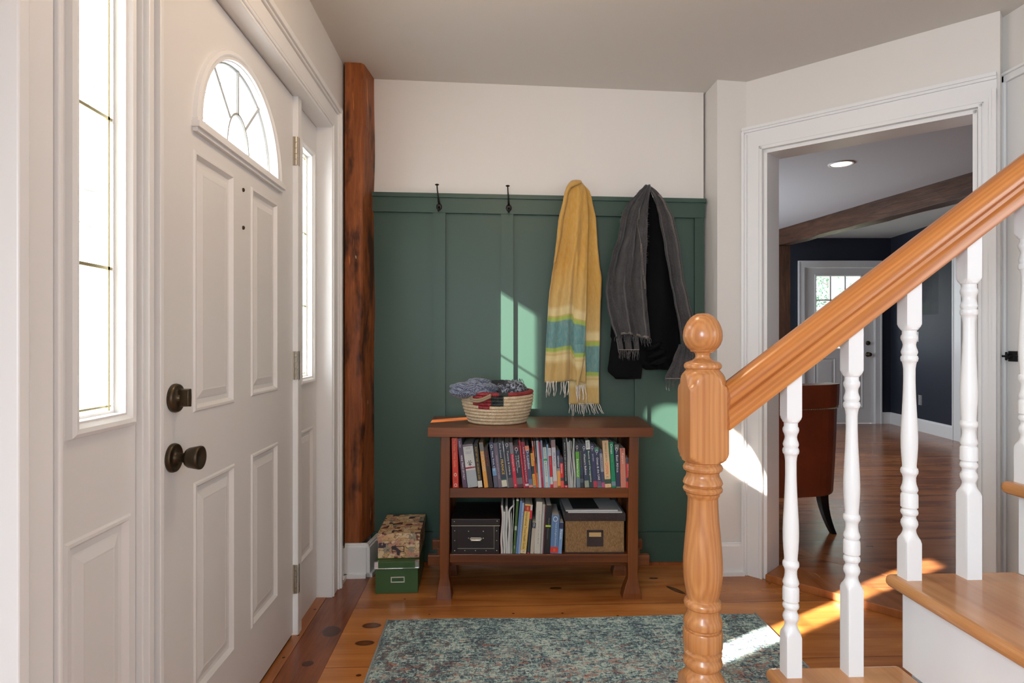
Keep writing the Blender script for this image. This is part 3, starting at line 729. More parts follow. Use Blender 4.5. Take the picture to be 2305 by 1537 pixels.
M['needles'] = plain('evergreen leaves', srgb(70, 112, 84), .6)
tree('bare_tree', -5.0, 9.6, 6.2, .10, 11, 'bare branching tree outside seen through the fanlight of the front door', branches=40, spread=2.6)
tp = W(5.45, 12.4); tree('birch_tree', tp[0], tp[1], 4.5, .12, 3, 'pale barked tree trunk seen through the middle panes of the far door', branches=16, spread=1.2, lm=plain('pale birch bark', srgb(206, 204, 200), .9, bumps=.5, bscale=14, var=.3))
tp = W(4.72, 10.0); tree('evergreen_tree', tp[0], tp[1], 3.6, .05, 4, 'green leafy tree seen through the left panes of the far door', leafy=2200, leafc=M['needles'], branches=26, spread=.95, zmin=.2)
tp = W(6.9, 13.2); tree('evergreen_tree', tp[0], tp[1], 3.9, .05, 8, 'green leafy tree seen through the right panes of the far door', leafy=1800, leafc=M['needles'], branches=24, spread=.9, zmin=.2)
mb = MB(); mb.prism([W(-14, 8.15), W(14, 8.15), W(16, 30), W(-16, 30)], -.12, -.02); g_ = mb.build('lawn', plain('pale winter lawn', srgb(170, 176, 150), .9, var=.3), fixn=True); tag(g_, 'pale winter lawn outside beyond the far door', 'lawn', kind='stuff')
# ================================================================== staircase
RISE, GO = .2, .2635
TX = [.335, .597, .862, 1.122, 1.385, 1.648, 1.911]
ST_Y0, ST_Y1 = .32, 1.290
stc = empty('staircase', (TX[0], ST_Y0, 0)); tag(stc, 'staircase with orange oak treads and white risers climbing to the right', 'staircase')
def sl(x, y, z): return (x - TX[0], y - ST_Y0, z)
for i, x in enumerate(TX):
    z = RISE * (i + 1); y1 = 1.36 if i == 0 else ST_Y1; x1 = x + GO + .036
    mb = MB(); mb.box(sl(x, ST_Y0, z - .027), sl(x1, y1, z)); mb.build('tread', M['tread'], stc, bevel=.012, bseg=4)
    mb = MB(); mb.box(sl(x + .034, ST_Y0, z - RISE), sl(x + .052, ST_Y1 - .014, z - .027)); mb.build('riser', M['trim'], stc)
pl = [(TX[0] + .052, 0.0), (TX[-1] + .30, 0.0), (TX[-1] + .30, RISE * 7 - .027)]
for i in range(6, -1, -1): pl += [(TX[i] + .052, RISE * (i + 1) - .027)] + ([(TX[i] + .052, RISE * i - .027)] if i > 0 else [])
for yy in (ST_Y1 - .034, ST_Y0 + .004):
    mb = MB(); mb.prism([(a - TX[0], b) for a, b in pl], 0, .016, mp=lambda a, b, w, yy=yy: (a, yy - ST_Y0 + w, b))
    mb.build('stringer', M['trim'], stc, fixn=True)

# railing
def polar(prof, half, seg=64, cx=0, cy=0):
    """turned shape cut from a square stock: radius = min(turning, square)"""
    mbx = MB(); ls = []
    cr = half * .045
    for z, r in prof:
        l = []
        for k in range(seg):
            a = 2 * PI * k / seg + PI / 4; c = max(abs(math.cos(a)), abs(math.sin(a)))
            q = min(r, half / c); l.append((cx + q * math.cos(a), cy + q * math.sin(a), z))
        ls.append(l)
    mbx.loops(ls); n = seg
    mbx.add(ls[0], [tuple(reversed(range(n)))] if True else []); mbx.add(ls[-1], [tuple(range(n))]); return mbx
rl = empty('stair_railing', (.4605, 1.285, RISE)); tag(rl, 'stair railing with turned oak newel, oak handrail and white turned balusters', 'railing')
NP = [(704.7,.001),(706,.012),(710,.0195),(716,.0268),(724,.0325),(733,.0368),(744,.0402),(755,.0412),(765,.0402),(775,.0365),(782,.0318),(786,.0275),(787.5,.0258),(789.5,.0262),(791,.0235),(792,.0185),(796,.0158),(801,.0152),(806,.0175),(810,.0232),(813,.031),(814.5,.0345),(818,.0382),(822,.0395),(827,.0385),(830,.0352),(832,.0350),(835,.0378),(840,.042),(846,.0455),(854,.0476),(862,.0482),(864,.050),(868,.0545),(873,.0575),(878,.0586),(1012,.0586),(1020,.056),(1028,.050),(1034,.043),(1037,.0365),(1040,.0362),(1044,.0398),(1049,.0415),(1054,.0402),(1058,.035),(1063,.0338),(1069,.0355),(1076,.0395),(1083,.0415),(1088,.039),(1090,.0362),(1092,.0392),(1096,.0415),(1101,.0402),(1105,.0355),(1111,.0345),(1114,.0322),(1118,.0315),(1140,.0322),(1169,.0337),(1200,.0368),(1228,.039),(1252,.0408),(1273,.0413),(1290,.0408),(1305,.0393),(1320,.0368),(1332,.0345),(1339,.0328),(1342,.0335),(1346,.038),(1352,.040),(1358,.0385),(1362,.034),(1368,.0335),(1376,.035),(1385,.0392),(1394,.041),(1401,.0398),(1406,.035),(1408,.0355),(1410,.040),(1413,.0412),(1446,.0412),(1449,.0402),(1451,.0355),(1454,.0352),(1459,.040),(1464,.0395),(1466,.035),(1469,.0355),(1475,.0395),(1483,.041),(1489,.039),(1496,.0325),(1500,.0335),(1508,.039),(1516,.0452),(1524,.052),(1531,.0586)]
prof = [(RISE - RISE, .0586)] + sorted([(1.105 - (p - 768) / 1039 - RISE, r) for p, r in NP if p > 791])
mb = polar(prof, .0413, 96); nw = mb.build('newel_post', M['oak'], rl, sharp=.6)
prof = [(r, z) for z, r in sorted([(1.105 - (p - 768) / 1039 - RISE, r) for p, r in NP if p <= 792.5])]
mb = MB(); mb.lathe(prof, seg=64); mb.build('finial', M['oak'], nw, smooth=True)
BP = [(1305,.0145),(1300,.0128),(1296,.0122),(1292,.0125),(1287,.0148),(1281,.0163),(1275,.0155),(1270,.013),(1267,.0122),(1263,.0128),(1260,.0155),(1256,.0165),(1251,.0158),(1248,.0135),(1246,.014),(1244,.0163),(1217,.0163),(1214,.0152),(1212,.0135),(1210,.0145),(1205,.0163),(1200,.0155),(1193,.0132),(1185,.0122),(1177,.0122),(1171,.014),(1168,.0160),(1163,.0166),(1158,.0158),(1155,.0135),(1150,.0132),(1130,.0147),(1110,.0158),(1090,.0160),(1065,.0153),(1035,.0138),(1000,.0122),(965,.0112),(935,.0112),(925,.0123),(919,.0136),(917,.0155),(911,.0166),(906,.0156),(904,.0136),(901,.0148),(897,.0158),(892,.0148),(886,.0128),(880,.012),(874,.0132),(869,.0155),(864,.0163),(860,.0155),(857,.0137),(849,.0137)]
BX = [.640, .772, .898, 1.029, 1.159, 1.290]
BZT = [.499, .596, .694, .793, .892, .991]
for i, (bx, zt) in enumerate(zip(BX, BZT)):
    z0 = .4 + .2 * (i // 2)
    rail_z = .926 + (bx - .501) * .752
    prof = [(z0, .0226), (zt - .016, .0226), (zt - .009, .020), (zt - .004, .0165)] + [(zt + (1305 - p) / 1051, r) for p, r in BP]
    zt2 = zt + (1305 - 849) / 1051
    prof += [(zt2 + .003, .0165), (zt2 + .009, .0205), (zt2 + .014, .0226), (rail_z + .034, .0226)]
    mb = polar([(z - RISE, r) for z, r in prof], .0160, 64, bx - .4605, 1.258 - 1.285)
    mb.build('baluster', M['trim'], rl, sharp=.6)
# hand rail
L_ = 1.80; ang = math.atan(.752)
sec = [(-.031, 0), (.031, 0), (.032, .004), (.030, .020), (.026, .026), (.026, .033), (.033, .040), (.035, .050), (.032, .060), (.024, .069), (.012, .0745), (0, .076), (-.012, .0745), (-.024, .069), (-.032, .060), (-.035, .050), (-.033, .040), (-.026, .033), (-.026, .026), (-.031, .020), (-.032, .004)]
mb = MB(); ls = []
for i in range(13):
    u = L_ * i / 12; ls.append([(u + (z * math.tan(ang) if i == 0 else 0), y, z) for y, z in sec])
mb.loops(ls); n = len(sec); mb.add(ls[0], [tuple(range(n))]); mb.add(ls[-1], [tuple(range(n))])
hr = mb.build('handrail', M['rail'], rl, fixn=True, sharp=.5)
hr.location = (.498 - .4605, 1.262 - 1.285, .921 - RISE); hr.rotation_euler = (0, -ang, 0)

# ================================================================== old timber post in the corner
po = empty('timber_post', (-.677, 2.872, .156)); tag(po, 'rough hewn reddish timber post in the corner beside the front door', 'post')
rd = random.Random(2); ls = []; n = 46
for i in range(n + 1):
    z = 2.262 * i / n
    def j(k, s): return (noise.noise(Vector((k * 7.3, z * 3.2, .5))) * 2) * s
    cut = .012 if z > 1.95 else 0
    a = .083 + j(1, .007) + cut; bx = .106 + j(2, .004)
    ls.append([(0, 0 + j(5, .001), z), (.045, j(6, .002), z), (a - .012, .0 + j(3, .004), z), (a, .014 + j(4, .004), z), (lerp(a, bx, .5) + j(7, .004), .08, z), (bx + .003, .17, z), (0, .17, z)])
mb = MB(); mb.loops(ls); k = 7; mb.add(ls[0] + ls[-1], [tuple(reversed(range(k))), tuple(range(k, 2 * k))])
mb.build('post', M['post'], po, fixn=True, smooth=False, bevel=.003)

# ================================================================== coat hooks
def hook(xc, z):
    p = W(xc, 2.995); o = empty('coat_hook', (p[0], p[1], z), -TH)
    mb = MB(); mb.lathe([(.0145, 0), (.014, .003), (.009, .005), (0, .005)], seg=20, mp=lambda x, y, h: (x, -h, y * 1.25 - .004)); mb.build('back_plate', M['black'], o, smooth=True)
    mb = MB(); mb.tube([(0, -.003, .010), (-.001, -.016, .022), (-.002, -.030, .045), (-.004, -.040, .070), (-.005, -.044, .092)], [.0055, .0045, .0035, .003, .003], 10)
    mb.lathe([(.004, 0), (.010, .003), (.0105, .005), (.006, .0075), (0, .008)], seg=16, mp=lambda x, y, h: (-.005 + x, -.044 + y, .090 + h)); mb.build('upper_prong', M['black'], o, smooth=True)
    mb = MB(); mb.tube([(0, -.003, -.006), (0, -.012, -.020), (0, -.024, -.030), (0, -.034, -.028), (0, -.038, -.018)], [.0055, .0045, .004, .0035, .0045], 10); mb.build('lower_prong', M['black'], o, smooth=True)
    return o
HK = [(-.361, 1.776), (-.016, 1.770), (.305, 1.763), (.655, 1.756)]
HL = ['black iron coat hook, empty, leftmost on the green rail', 'black iron coat hook, empty, just left of the yellow scarf', 'black iron coat hook holding the yellow scarf', 'black iron coat hook holding the grey shawl and black jacket']
for (x, z), lb in zip(HK, HL): tag(hook(x, z), lb, 'hook', 'coat hooks on the green rail')

# ================================================================== hanging textiles
HO = W(.1036, 2.95)
K = .00071
def zx(v): return K * v
def zz(v): return 1.908 - K * v
def cloth(rows, nx, nv, y_of, uvs=True):
    """rows (v, left, right) on a hanging cloth; y_of(u, v, z) gives the depth of the folds"""
    mb = MB(); uv = []; z_min, z_max = rows[0][0], rows[-1][0]
    for j in range(nv + 1):
        v = lerp(z_min, z_max, j / nv); l, r = interp([tuple(q[:3]) for q in rows], v)
        for i in range(nx + 1):
            u = i / nx; yy, dz = y_of(u, v); mb.v.append((zx(lerp(l, r, u)), yy, zz(v) + dz)); uv.append((u, v / 1000.0))
    for j in range(nv):
        for i in range(nx):
            a = j * (nx + 1) + i; mb.f.append((a, a + nx + 1, a + nx + 2, a + 1)); mb.m.append(0)
    mb.uv = uv; return mb
def merge(a, b):
    o = len(a.v); a.v += b.v; a.f += [tuple(i + o for i in f) for f in b.f]; a.m += b.m
    if a.uv is not None: a.uv += b.uv
    return a
def stripes(name, bands, base_b=.5):
    m, t, b = nt(name)
    uvn = N(t, 'ShaderNodeTexCoord'); sep = N(t, 'ShaderNodeSeparateXYZ'); t.links.new(uvn.outputs['UV'], sep.inputs[0])
    wob = math_n(t, 'MULTIPLY', math_n(t, 'SUBTRACT', noise_n(t, coords(t), 9, 3), .5), .014)
    c = ramp(t, math_n(t, 'DIVIDE', math_n(t, 'ADD', sep.outputs[1], wob), 2.0), [(p / 2.0, col) for p, col in bands])
    n = noise_n(t, coords(t, (1, 1, .3)), 130, 4)
    c = mixc(t, ramp(t, n, [(.3, (.0, .0, .0, 1)), (.75, (.16, .16, .16, 1))]), c, srgb(236, 220, 180))
    t.links.new(c, b.inputs['Base Color']); b.inputs['Roughness'].default_value = .85; b.inputs['Sheen Weight'].default_value = .3
    bump(t, b, noise_n(t, coords(t), 420, 3), .5, .001); return m
YEL, TAN, TEAL, LIM, PAL = srgb(198, 150, 62), srgb(196, 164, 98), srgb(84, 138, 142), srgb(150, 176, 70), srgb(214, 196, 142)
M['yellow'] = stripes('mustard scarf weave', [(0, YEL), (.60, YEL), (.88, TAN), (.905, PAL), (.945, PAL), (.95, TAN), (.965, LIM), (.983, LIM), (.990, TEAL), (1.165, TEAL), (1.168, LIM), (1.19, LIM), (1.20, PAL), (1.215, TAN), (1.225, PAL), (1.25, PAL), (1.28, TAN), (1.4, TAN), (1.5, TAN)])
sc = empty('scarf', (HO[0], HO[1], 0), -TH); tag(sc, 'mustard yellow scarf with teal stripes and white fringe hanging on the hook', 'scarf')
def fy(u, v):
    k = min(1, max(0, (v - 60) / 500)); top = max(0, 1 - (v - 35) / 70)
    y = -.030 - .012 * k * math.sin(2 * PI * (1.6 * u + .15) + v * .0015) - .008 * k * math.sin(2 * PI * 3.1 * u + 1.0 + v * .003) - .004 * noise.noise(Vector((u * 3, v * .006, 2)))
    y -= .020 * (1 - k) * math.sin(PI * u); y += top * .022
    y += .004 * noise.noise(Vector((u * 8, v * .02, 9)))
    st = max(0, min(1, (u - .64) / .07)); st = st * st * (3 - 2 * st); y -= .011 * st * max(0, min(1, (v - 470) / 160)); y += .010 * math.exp(-((u - .62) / .05) ** 2) * max(0, min(1, (v - 470) / 160))
    return y, -.006 * math.sin(2 * PI * 1.1 * u + .5) * k
def fb(u, v):
    k = min(1, max(0, (v - 60) / 500)); top = max(0, 1 - (v - 35) / 70)
    return -.006 - .008 * k * math.sin(2 * PI * 1.3 * u) + .004 * noise.noise(Vector((u * 4, v * .008, 5))) - top * .002, 0
fr_rows = [(33, 268, 322), (50, 245, 338), (80, 230, 350), (150, 207, 366), (300, 170, 375), (450, 158, 370), (600, 137, 366), (700, 122, 364), (800, 108, 362), (900, 100, 360), (1000, 95, 354), (1170, 85, 350), (1300, 80, 352), (1405, 77, 352)]
bk_rows = [(33, 268, 322), (60, 290, 350), (100, 300, 385), (150, 300, 401), (300, 300, 430), (450, 300, 438), (600, 280, 452), (700, 270, 468), (800, 262, 464), (900, 258, 459), (1100, 250, 455), (1350, 246, 448), (1560, 244, 450)]
a = cloth(fr_rows, 54, 90, fy)
a.uv = [(p[0], p[1] - .030 * max(0, min(1, (p[0] - .66) / .03)) * (1 if p[1] > .5 else 0)) for p in a.uv]
a = merge(a, cloth([(36, 262, 322), (52, 244, 330), (70, 232, 300), (95, 220, 252), (130, 209, 234), (180, 199, 226), (240, 186, 212), (320, 167, 196), (420, 158, 186), (520, 147, 166), (600, 137, 150)], 8, 50, lambda u, v: (-.060 - .010 * math.sin(PI * u) + .020 * (v - 36) / 564.0 + max(0, 1 - (v - 36) / 50) * .03, 0)))
# the folded-under flap that hangs as a point
flap = MB(); uv = []
nf = 40
for j in range(nf + 1):
    v = lerp(1150, 1432, j / nf); k = .35 + .65 * j / nf
    l = lerp(268, 288, k) + 4 * math.sin(k * 9); r = lerp(352, 300, k ** 2.2)
    for i in range(7):
        u = i / 6; flap.v.append((zx(lerp(l, r, u)), -.052 - .006 * math.sin(PI * u) + .004 * math.sin(k * 7), zz(v))); uv.append((u, (v + 55 * (1 - k * .4)) / 1000 - .02 * 0))
for j in range(nf):
    for i in range(6): q = j * 7 + i; flap.f.append((q, q + 7, q + 8, q + 1)); flap.m.append(0)
flap.uv = [(p[0], p[1] - .085) for p in uv]
bk = cloth(bk_rows, 22, 90, fb)
bk.uv = [(p[0], p[1] - .175 * min(1, max(0, (p[1] - .3) * 2))) for p in bk.uv]
a = merge(merge(a, flap), bk)
a.build('cloth', M['yellow'], sc, smooth=True, solid=.0025)
M['fringe'] = fabric('white wool fringe', srgb(206, 200, 190), srgb(236, 232, 224), 300)
rd = random.Random(9)
def fringe(lst, r=.0022):
    mb = MB()
    for (x0, v0, n, L, y) in lst:
        pts = []; sx = rd.uniform(-1, 1) * .004; ph = rd.uniform(0, 6)
        for i in range(7):
            k = i / 6; pts.append((zx(x0) + sx * k * 2 + n * k + .0018 * math.sin(k * 7 + ph), y + .002 * math.sin(k * 5 + ph), zz(v0) - L * k))
        mb.tube(pts, [r * (1.1 - .5 * i / 6) for i in range(7)], 5)
    return mb
lst = []
for g in (88, 98, 108, 118, 130, 142, 156, 190, 200, 210, 222, 234, 242): lst.append((g + rd.uniform(-3, 3), 1400, 0, rd.uniform(.062, .082), -.034))
for g in (288, 296, 304, 312, 320, 330, 340, 350): lst.append((g, 1425, 0, rd.uniform(.070, .090), -.036))
for g in range(252, 450, 12): lst.append((g, 1552, .004 if g < 380 else .020, rd.uniform(.045, .066) if g < 400 else .052, -.010))
fringe(lst).build('fringe', M['fringe'], sc, smooth=True)

# grey shawl and black jacket
M['shawl'] = fabric('charcoal wool', srgb(42, 41, 43), srgb(74, 72, 73), 700)
M['jacket'] = plain('black cloth', srgb(7, 7, 9), .85, bumps=.2, bscale=300, spec=.15)
M['thread'] = plain('pale stitching thread', srgb(190, 178, 162), .8)
jk = empty('jacket', (HO[0], HO[1], 0), -TH); tag(jk, 'black jacket hanging on the hook underneath the grey shawl', 'jacket')
def jy(u, v): k = min(1, max(0, (v - 100) / 300)); return -.012 - .018 * k * math.sin(PI * u) - .010 * k * math.sin(2 * PI * 2.2 * u + v * .004) - .006 * noise.noise(Vector((u * 4, v * .008, 1))), 0
cloth([(95, 745, 795), (150, 715, 815), (250, 640, 860), (400, 590, 905), (600, 560, 945), (900, 540, 990), (1100, 530, 1005), (1240, 640, 1005), (1322, 770, 1000)], 30, 60, jy).build('body', M['jacket'], jk, smooth=True, solid=.006)
cloth([(900, 560, 780), (1050, 545, 770), (1150, 528, 758), (1250, 515, 745), (1330, 505, 738), (1386, 560, 732)], 18, 30, lambda u, v: (-.024 - .016 * math.sin(PI * u) - .004 * noise.noise(Vector((u * 5, v * .01, 7))), 0)).build('sleeve', M['jacket'], jk, smooth=True, solid=.006)
for (cx_, cz_, ex) in ((815, 1165, .035), (835, 1215, .045), (850, 1262, .05)):   # crumpled shiny folds of the hem
    mb = MB(); mb.tube([(zx(cx_) - ex, -.045, zz(cz_) - .018), (zx(cx_) - ex * .3, -.058, zz(cz_) - .006), (zx(cx_) + ex * .4, -.060, zz(cz_) + .008), (zx(cx_) + ex, -.046, zz(cz_) + .020)], [.004, .013, .014, .004], 12); mb.build('hem_fold', M['jacket'], jk, smooth=True)
sh = empty('shawl', (HO[0], HO[1], 0), -TH); tag(sh, 'charcoal grey fringed shawl with pale stitched lines draped over the black jacket', 'shawl')
def sy(u, v):
    k = min(1, max(0, (v - 90) / 350)); top = max(0, 1 - (v - 75) / 80)
    y = -.074 - .019 * k * math.sin(2 * PI * 2.3 * u + .6 + v * .0022) - .009 * k * math.sin(2 * PI * 4.7 * u + v * .004 + 2 * math.sin(v * .004)) - .012 * (1 - k) * math.sin(PI * u) + top * .03
    y -= .022 * noise.noise(Vector((u * 2.6, v * .0050, 3))); y -= .009 * noise.noise(Vector((u * 7, v * .018, 3)))
    return y, .012 * math.sin(2 * PI * .8 * u) * k * (v / 1200)
lrows = [(74, 755, 790), (90, 740, 790), (130, 700, 778), (200, 640, 768), (260, 598, 762), (330, 578, 758), (430, 565, 756), (560, 522, 753), (680, 496, 752), (800, 478, 756), (900, 490, 764), (1000, 512, 776), (1100, 548, 786)]
a = cloth(lrows, 54, 90, sy)
def sy2(u, v):
    k = min(1, max(0, (v - 90) / 350)); top = max(0, 1 - (v - 75) / 80)
    return -.052 - .012 * k * math.sin(2 * PI * 1.3 * u + 1 + v * .002) - .006 * k * math.sin(2 * PI * 3.4 * u) + top * .03 - .006 * noise.noise(Vector((u * 3, v * .008, 4))), 0
rrows = [(74, 770, 800), (100, 785, 830), (130, 800, 850), (200, 825, 895), (300, 845, 945), (500, 880, 988), (700, 915, 1012), (850, 945, 1050), (1000, 975, 1085), (1150, 1000, 1100), (1382, 885 + 100, 1105)]
a = merge(a, cloth(rrows, 30, 90, sy2))
a = merge(a, cloth([(1150, 985, 1040), (1250, 945, 1030), (1382, 888, 1012)], 16, 24, lambda u, v: (-.046 - .006 * math.sin(2 * PI * 2 * u), 0)))
a = merge(a, cloth([(1000, 545, 700), (1100, 560, 706), (1190, 572, 712)], 22, 16, lambda u, v: (-.046 - .010 * math.sin(2 * PI * 2.4 * u), 0)))
a.build('cloth', M['shawl'], sh, smooth=True, solid=.003)
rd = random.Random(4); M['gfringe'] = fabric('grey wool fringe', srgb(52, 52, 54), srgb(98, 96, 96), 300)
l_ = []
for g in range(552, 788, 5): l_.append((g + rd.uniform(-2, 2), 1094 - 14 * math.sin((g - 552) / 236 * 5), 0, rd.uniform(.022, .045), -.060))
fringe(l_, .0011).build('fringe', M['gfringe'], sh, smooth=True)
l_ = []
for g in range(572, 714, 5): l_.append((g + rd.uniform(-2, 2), 1186, 0, rd.uniform(.03, .055), -.050))
fringe(l_, .0011).build('fringe', M['gfringe'], sh, smooth=True)
l_ = []
for g in range(890, 1010, 5): l_.append((g, 1378, 0, rd.uniform(.035, .062), -.048))
fringe(l_, .0011).build('fringe', M['gfringe'], sh, smooth=True)
l_ = []
for v in range(110, 620, 7): l_.append((lerp(768, 752, (v - 110) / 510.0), v, rd.uniform(.001, .007), rd.uniform(-.004, .006), -.060))
fringe(l_, .0011).build('fringe', M['gfringe'], sh, smooth=True)
l_ = []
for v in range(140, 560, 8): l_.append((interp(rrows, v)[1] - 4, v, rd.uniform(.002, .007), rd.uniform(-.004, .006), -.050))
fringe(l_, .0011).build('fringe', M['gfringe'], sh, smooth=True)
l_ = []
for v in range(120, 330, 8): l_.append((interp(lrows, v)[0] + 4, v, -rd.uniform(.002, .007), rd.uniform(-.004, .006), -.056))
fringe(l_, .0011).build('fringe', M['gfringe'], sh, smooth=True)
def stitch(pts, off, step=.0045):
    mb = MB()
    P = [Vector((zx(p[0]) + off, p[2], zz(p[1]))) for p in pts]
    for i in range(len(P) - 1):
        d = P[i + 1] - P[i]; n_ = max(1, int(d.length / step))
        for k in range(n_):
            s0 = P[i] + d * (k / n_); s1 = P[i] + d * ((k + .62) / n_); mb.tube([s0, s1 + Vector((.0012 * (-1) ** k, 0, 0))], .0008, 4)
    mb.build('stitching', M['thread'], sh)
def onsurf(v, frac): l, r = interp(lrows, v); return (lerp(l, r, frac), v, sy(frac, v)[0] - .0035)
for off in (-.002, .003): stitch([onsurf(v, f) for v, f in [(v_, lerp(.62, .96, min(1, (v_ - 230) / 500))) for v_ in range(230, 790, 10)]], off)
def onr(v): l, r = interp(rrows, v); return (lerp(l, r, .80), v, sy2(.80, v)[0] - .0035)
for off in (-.002, .003): stitch([onr(v) for v in range(140, 1370, 10)], off)
for dv in (0, 7): stitch([(g, 1082 - 14 * math.sin((g - 552) / 236 * 5) + dv + 3 * (i % 2), sy((g - 548) / 238.0, 1085)[0] - .004) for i, g in enumerate(range(585, 784, 5))], 0)
stitch([(g, 1378 + 4 * (i % 2), -.054) for i, g in enumerate(range(890, 1005, 5))], 0); stitch([(g, 1184 + 4 * (i % 2), -.058) for i, g in enumerate(range(575, 712, 5))], 0)
# ================================================================== book console
BO = W(.1175, 2.60)
bn = empty('console_bookcase', (BO[0], BO[1], 0), -TH); tag(bn, 'dark brown wooden console bookcase with two open shelves against the green panelling', 'bookcase')
mb = MB(); mb.prism([(-.474, -.046), (-.30, -.050), (0, -.052), (.30, -.050), (.480, -.044), (.488, .12), (.497, .338), (-.497, .338), (-.484, .12)], .701, .741)
mb.build('top', M['bench'], bn, bevel=.007, bseg=3, fixn=True)
def legm(x0, x1, xb0, xb1, f0, f1, y0, y1):
    mb = MB(); rows = [(.701, x0, x1, 0), (.16, xb0, xb1, 0), (.112, xb0 + .002, xb1 - .002, 0), (.085, xb0 + .001, xb1, .001), (.055, lerp(xb0, f0, .45), lerp(xb1, f1, .45), .004), (.025, lerp(xb0, f0, .85), lerp(xb1, f1, .85), .009), (0, f0, f1, .010)]
    ls = [[(a, y0 - d, z), (b, y0 - d, z), (b, y1 + d, z), (a, y1 + d, z)] for z, a, b, d in rows]
    mb.loops(ls); mb.add(ls[0] + ls[-1], [(0, 1, 2, 3), (7, 6, 5, 4)]); return mb
for yy in (0, .262):
    legm(-.424, -.383, -.430, -.388, -.443, -.375, yy, yy + .045).build('leg', M['bench_z'], bn, bevel=.003, fixn=True)
    legm(.387, .428, .380, .425, .357, .438, yy, yy + .045).build('leg', M['bench_z'], bn, bevel=.003, fixn=True)
for z0, z1 in ((.432, .473), (.153, .188)):
    mb = MB(); mb.box((-.386, .004, z0), (.386, .024, z1)); mb.box((-.386, .024, z1 - .018), (.386, .300, z1)); mb.build('shelf', M['bench'], bn, bevel=.002)
for x0, x1 in ((-.415, -.400), (.400, .415)):
    mb = MB(); mb.box((x0, .040, .15), (x1, .270, .700)); mb.build('side_panel', M['bench_z'], bn)
    mb = MB(); mb.box((x0 - .008, .040, .095), (x1 + .008, .270, .150)); mb.build('side_rail', M['bench_z'], bn, bevel=.002)
for yy, z0 in ((.085, .110), (.235, .128)):
    mb = MB(); mb.box((-.492, yy, z0), (.494, yy + .030, z0 + .045)); tb = mb.build('tenon_bar', M['bench'], bn, bevel=.003)
    for s_ in (-1, 1):
        mb = MB(); x = .440 * s_; mb.loops([[(x - .008, yy + .006, z0 - .020), (x + .008, yy + .006, z0 - .020), (x + .008, yy + .024, z0 - .020), (x - .008, yy + .024, z0 - .020)], [(x - .012, yy + .006, z0 + .075), (x + .012, yy + .006, z0 + .075), (x + .012, yy + .024, z0 + .075), (x - .012, yy + .024, z0 + .075)]], cap=True); mb.build('wedge', M['bench_z'], tb, bevel=.002, fixn=True)

# ------------------------------------------------------------------ lettering
_mc = {}
def cmat(c, rough=.45):
    k = tuple(c) + (rough,)
    if k not in _mc:
        _mc[k] = plain('ink or cover %d %d %d' % tuple(c), srgb(*c), rough)
    return _mc[k]
def text_mesh(body):
    cu = bpy.data.curves.new('lettering', 'FONT'); cu.body = body; cu.size = 1; cu.resolution_u = 2
    o = bpy.data.objects.new('lettering', cu); COL.objects.link(o)
    bpy.context.view_layer.update(); dg = bpy.context.evaluated_depsgraph_get()
    me = bpy.data.meshes.new_from_object(o.evaluated_get(dg)); bpy.data.objects.remove(o); bpy.data.curves.remove(cu); return me
def lettering(body, length, height, fn, mat, parent, name='title'):
    me = text_mesh(body)
    xs = [v.co.x for v in me.vertices]; ys = [v.co.y for v in me.vertices]
    x0, x1, y0, y1 = min(xs), max(xs), min(ys), max(ys)
    for v in me.vertices: v.co = Vector(fn((v.co.x - x0) / (x1 - x0) * length, (v.co.y - y0) / (y1 - y0) * height))
    me.materials.clear(); me.materials.append(mat); me.update()
    o = bpy.data.objects.new(name, me); COL.objects.link(o); o.parent = parent; return o
Q = .0002
WHT, YLW, BLK, GRY = (236, 236, 234), (226, 178, 60), (28, 28, 30), (150, 150, 156)
rb = random.Random(1)
def book(xb, w, xt, yt, col, bands, texts, label, shelf='u', depth=None, group=None, yo=0, kind='book', pages=(212, 206, 194)):
    z0, bot = (.473, 1222) if shelf == 'u' else (.188, 1306)
    t = w * Q; hh = (bot - yt) * Q; dx = (xb - xt) * Q; a = math.atan2(dx, hh); h = hh / math.cos(a); depth = depth or rb.uniform(.13, .19)
    right = a < 0
    lx = -.4105 + Q * xb + (t if right else 0)
    o = empty(kind, (0, 0, 0)); c, s = CT, ST
    px_, py_ = .1175 + lx, 2.60 + .012 + yo
    wp = W(px_, py_); o.location = (wp[0], wp[1], z0 + .0004); o.rotation_euler = Matrix.Rotation(-TH, 3, 'Z').__matmul__(Matrix.Rotation(-a, 3, 'Y')).to_euler()
    tag(o, label, kind if kind != 'guidebook' else 'book', group or ('guidebooks on the upper shelf of the console' if shelf == 'u' else 'books and magazines on the lower shelf of the console'))
    x0 = -t if right else 0; x1 = x0 + t; e = min(.0012, t * .2)
    mb = MB(); mb.box((x0, 0, 0), (x1, e * 1.2, h)); mb.box((x0, e, 0), (x0 + e, depth, h)); mb.box((x1 - e, e, 0), (x1, depth, h)); mb.build('cover', cmat(col), o)
    mb = MB(); mb.box((x0 + e, e * 1.2, .001), (x1 - e, depth - .002, h - .0015)); mb.build('pages', cmat(pages, .8), o)
    for (y0, y1, bc) in bands:
        mb = MB(); mb.box((x0 + .0001, -.0003, (bot - y1) * Q), (x1 - .0001, .0002, (bot - y0) * Q)); mb.build('spine_band', cmat(bc), o)
    for (body, y0, y1, tc, hf, of) in texts:
        zt = (bot - y0) * Q; L = (y1 - y0) * Q; hg = hf * t; xc = x0 + t * of - hg / 2
        lettering(body, L, hg, lambda p, q, zt=zt, xc=xc: (xc + q, -.0006, zt - p), cmat(tc), o)
    return o
B_ = 1921
NAVY, DKB, RED = (48, 52, 76), (38, 48, 62), (196, 44, 58)
LOGO = lambda y: ('O-', y, y + 110, WHT, .55, .5)
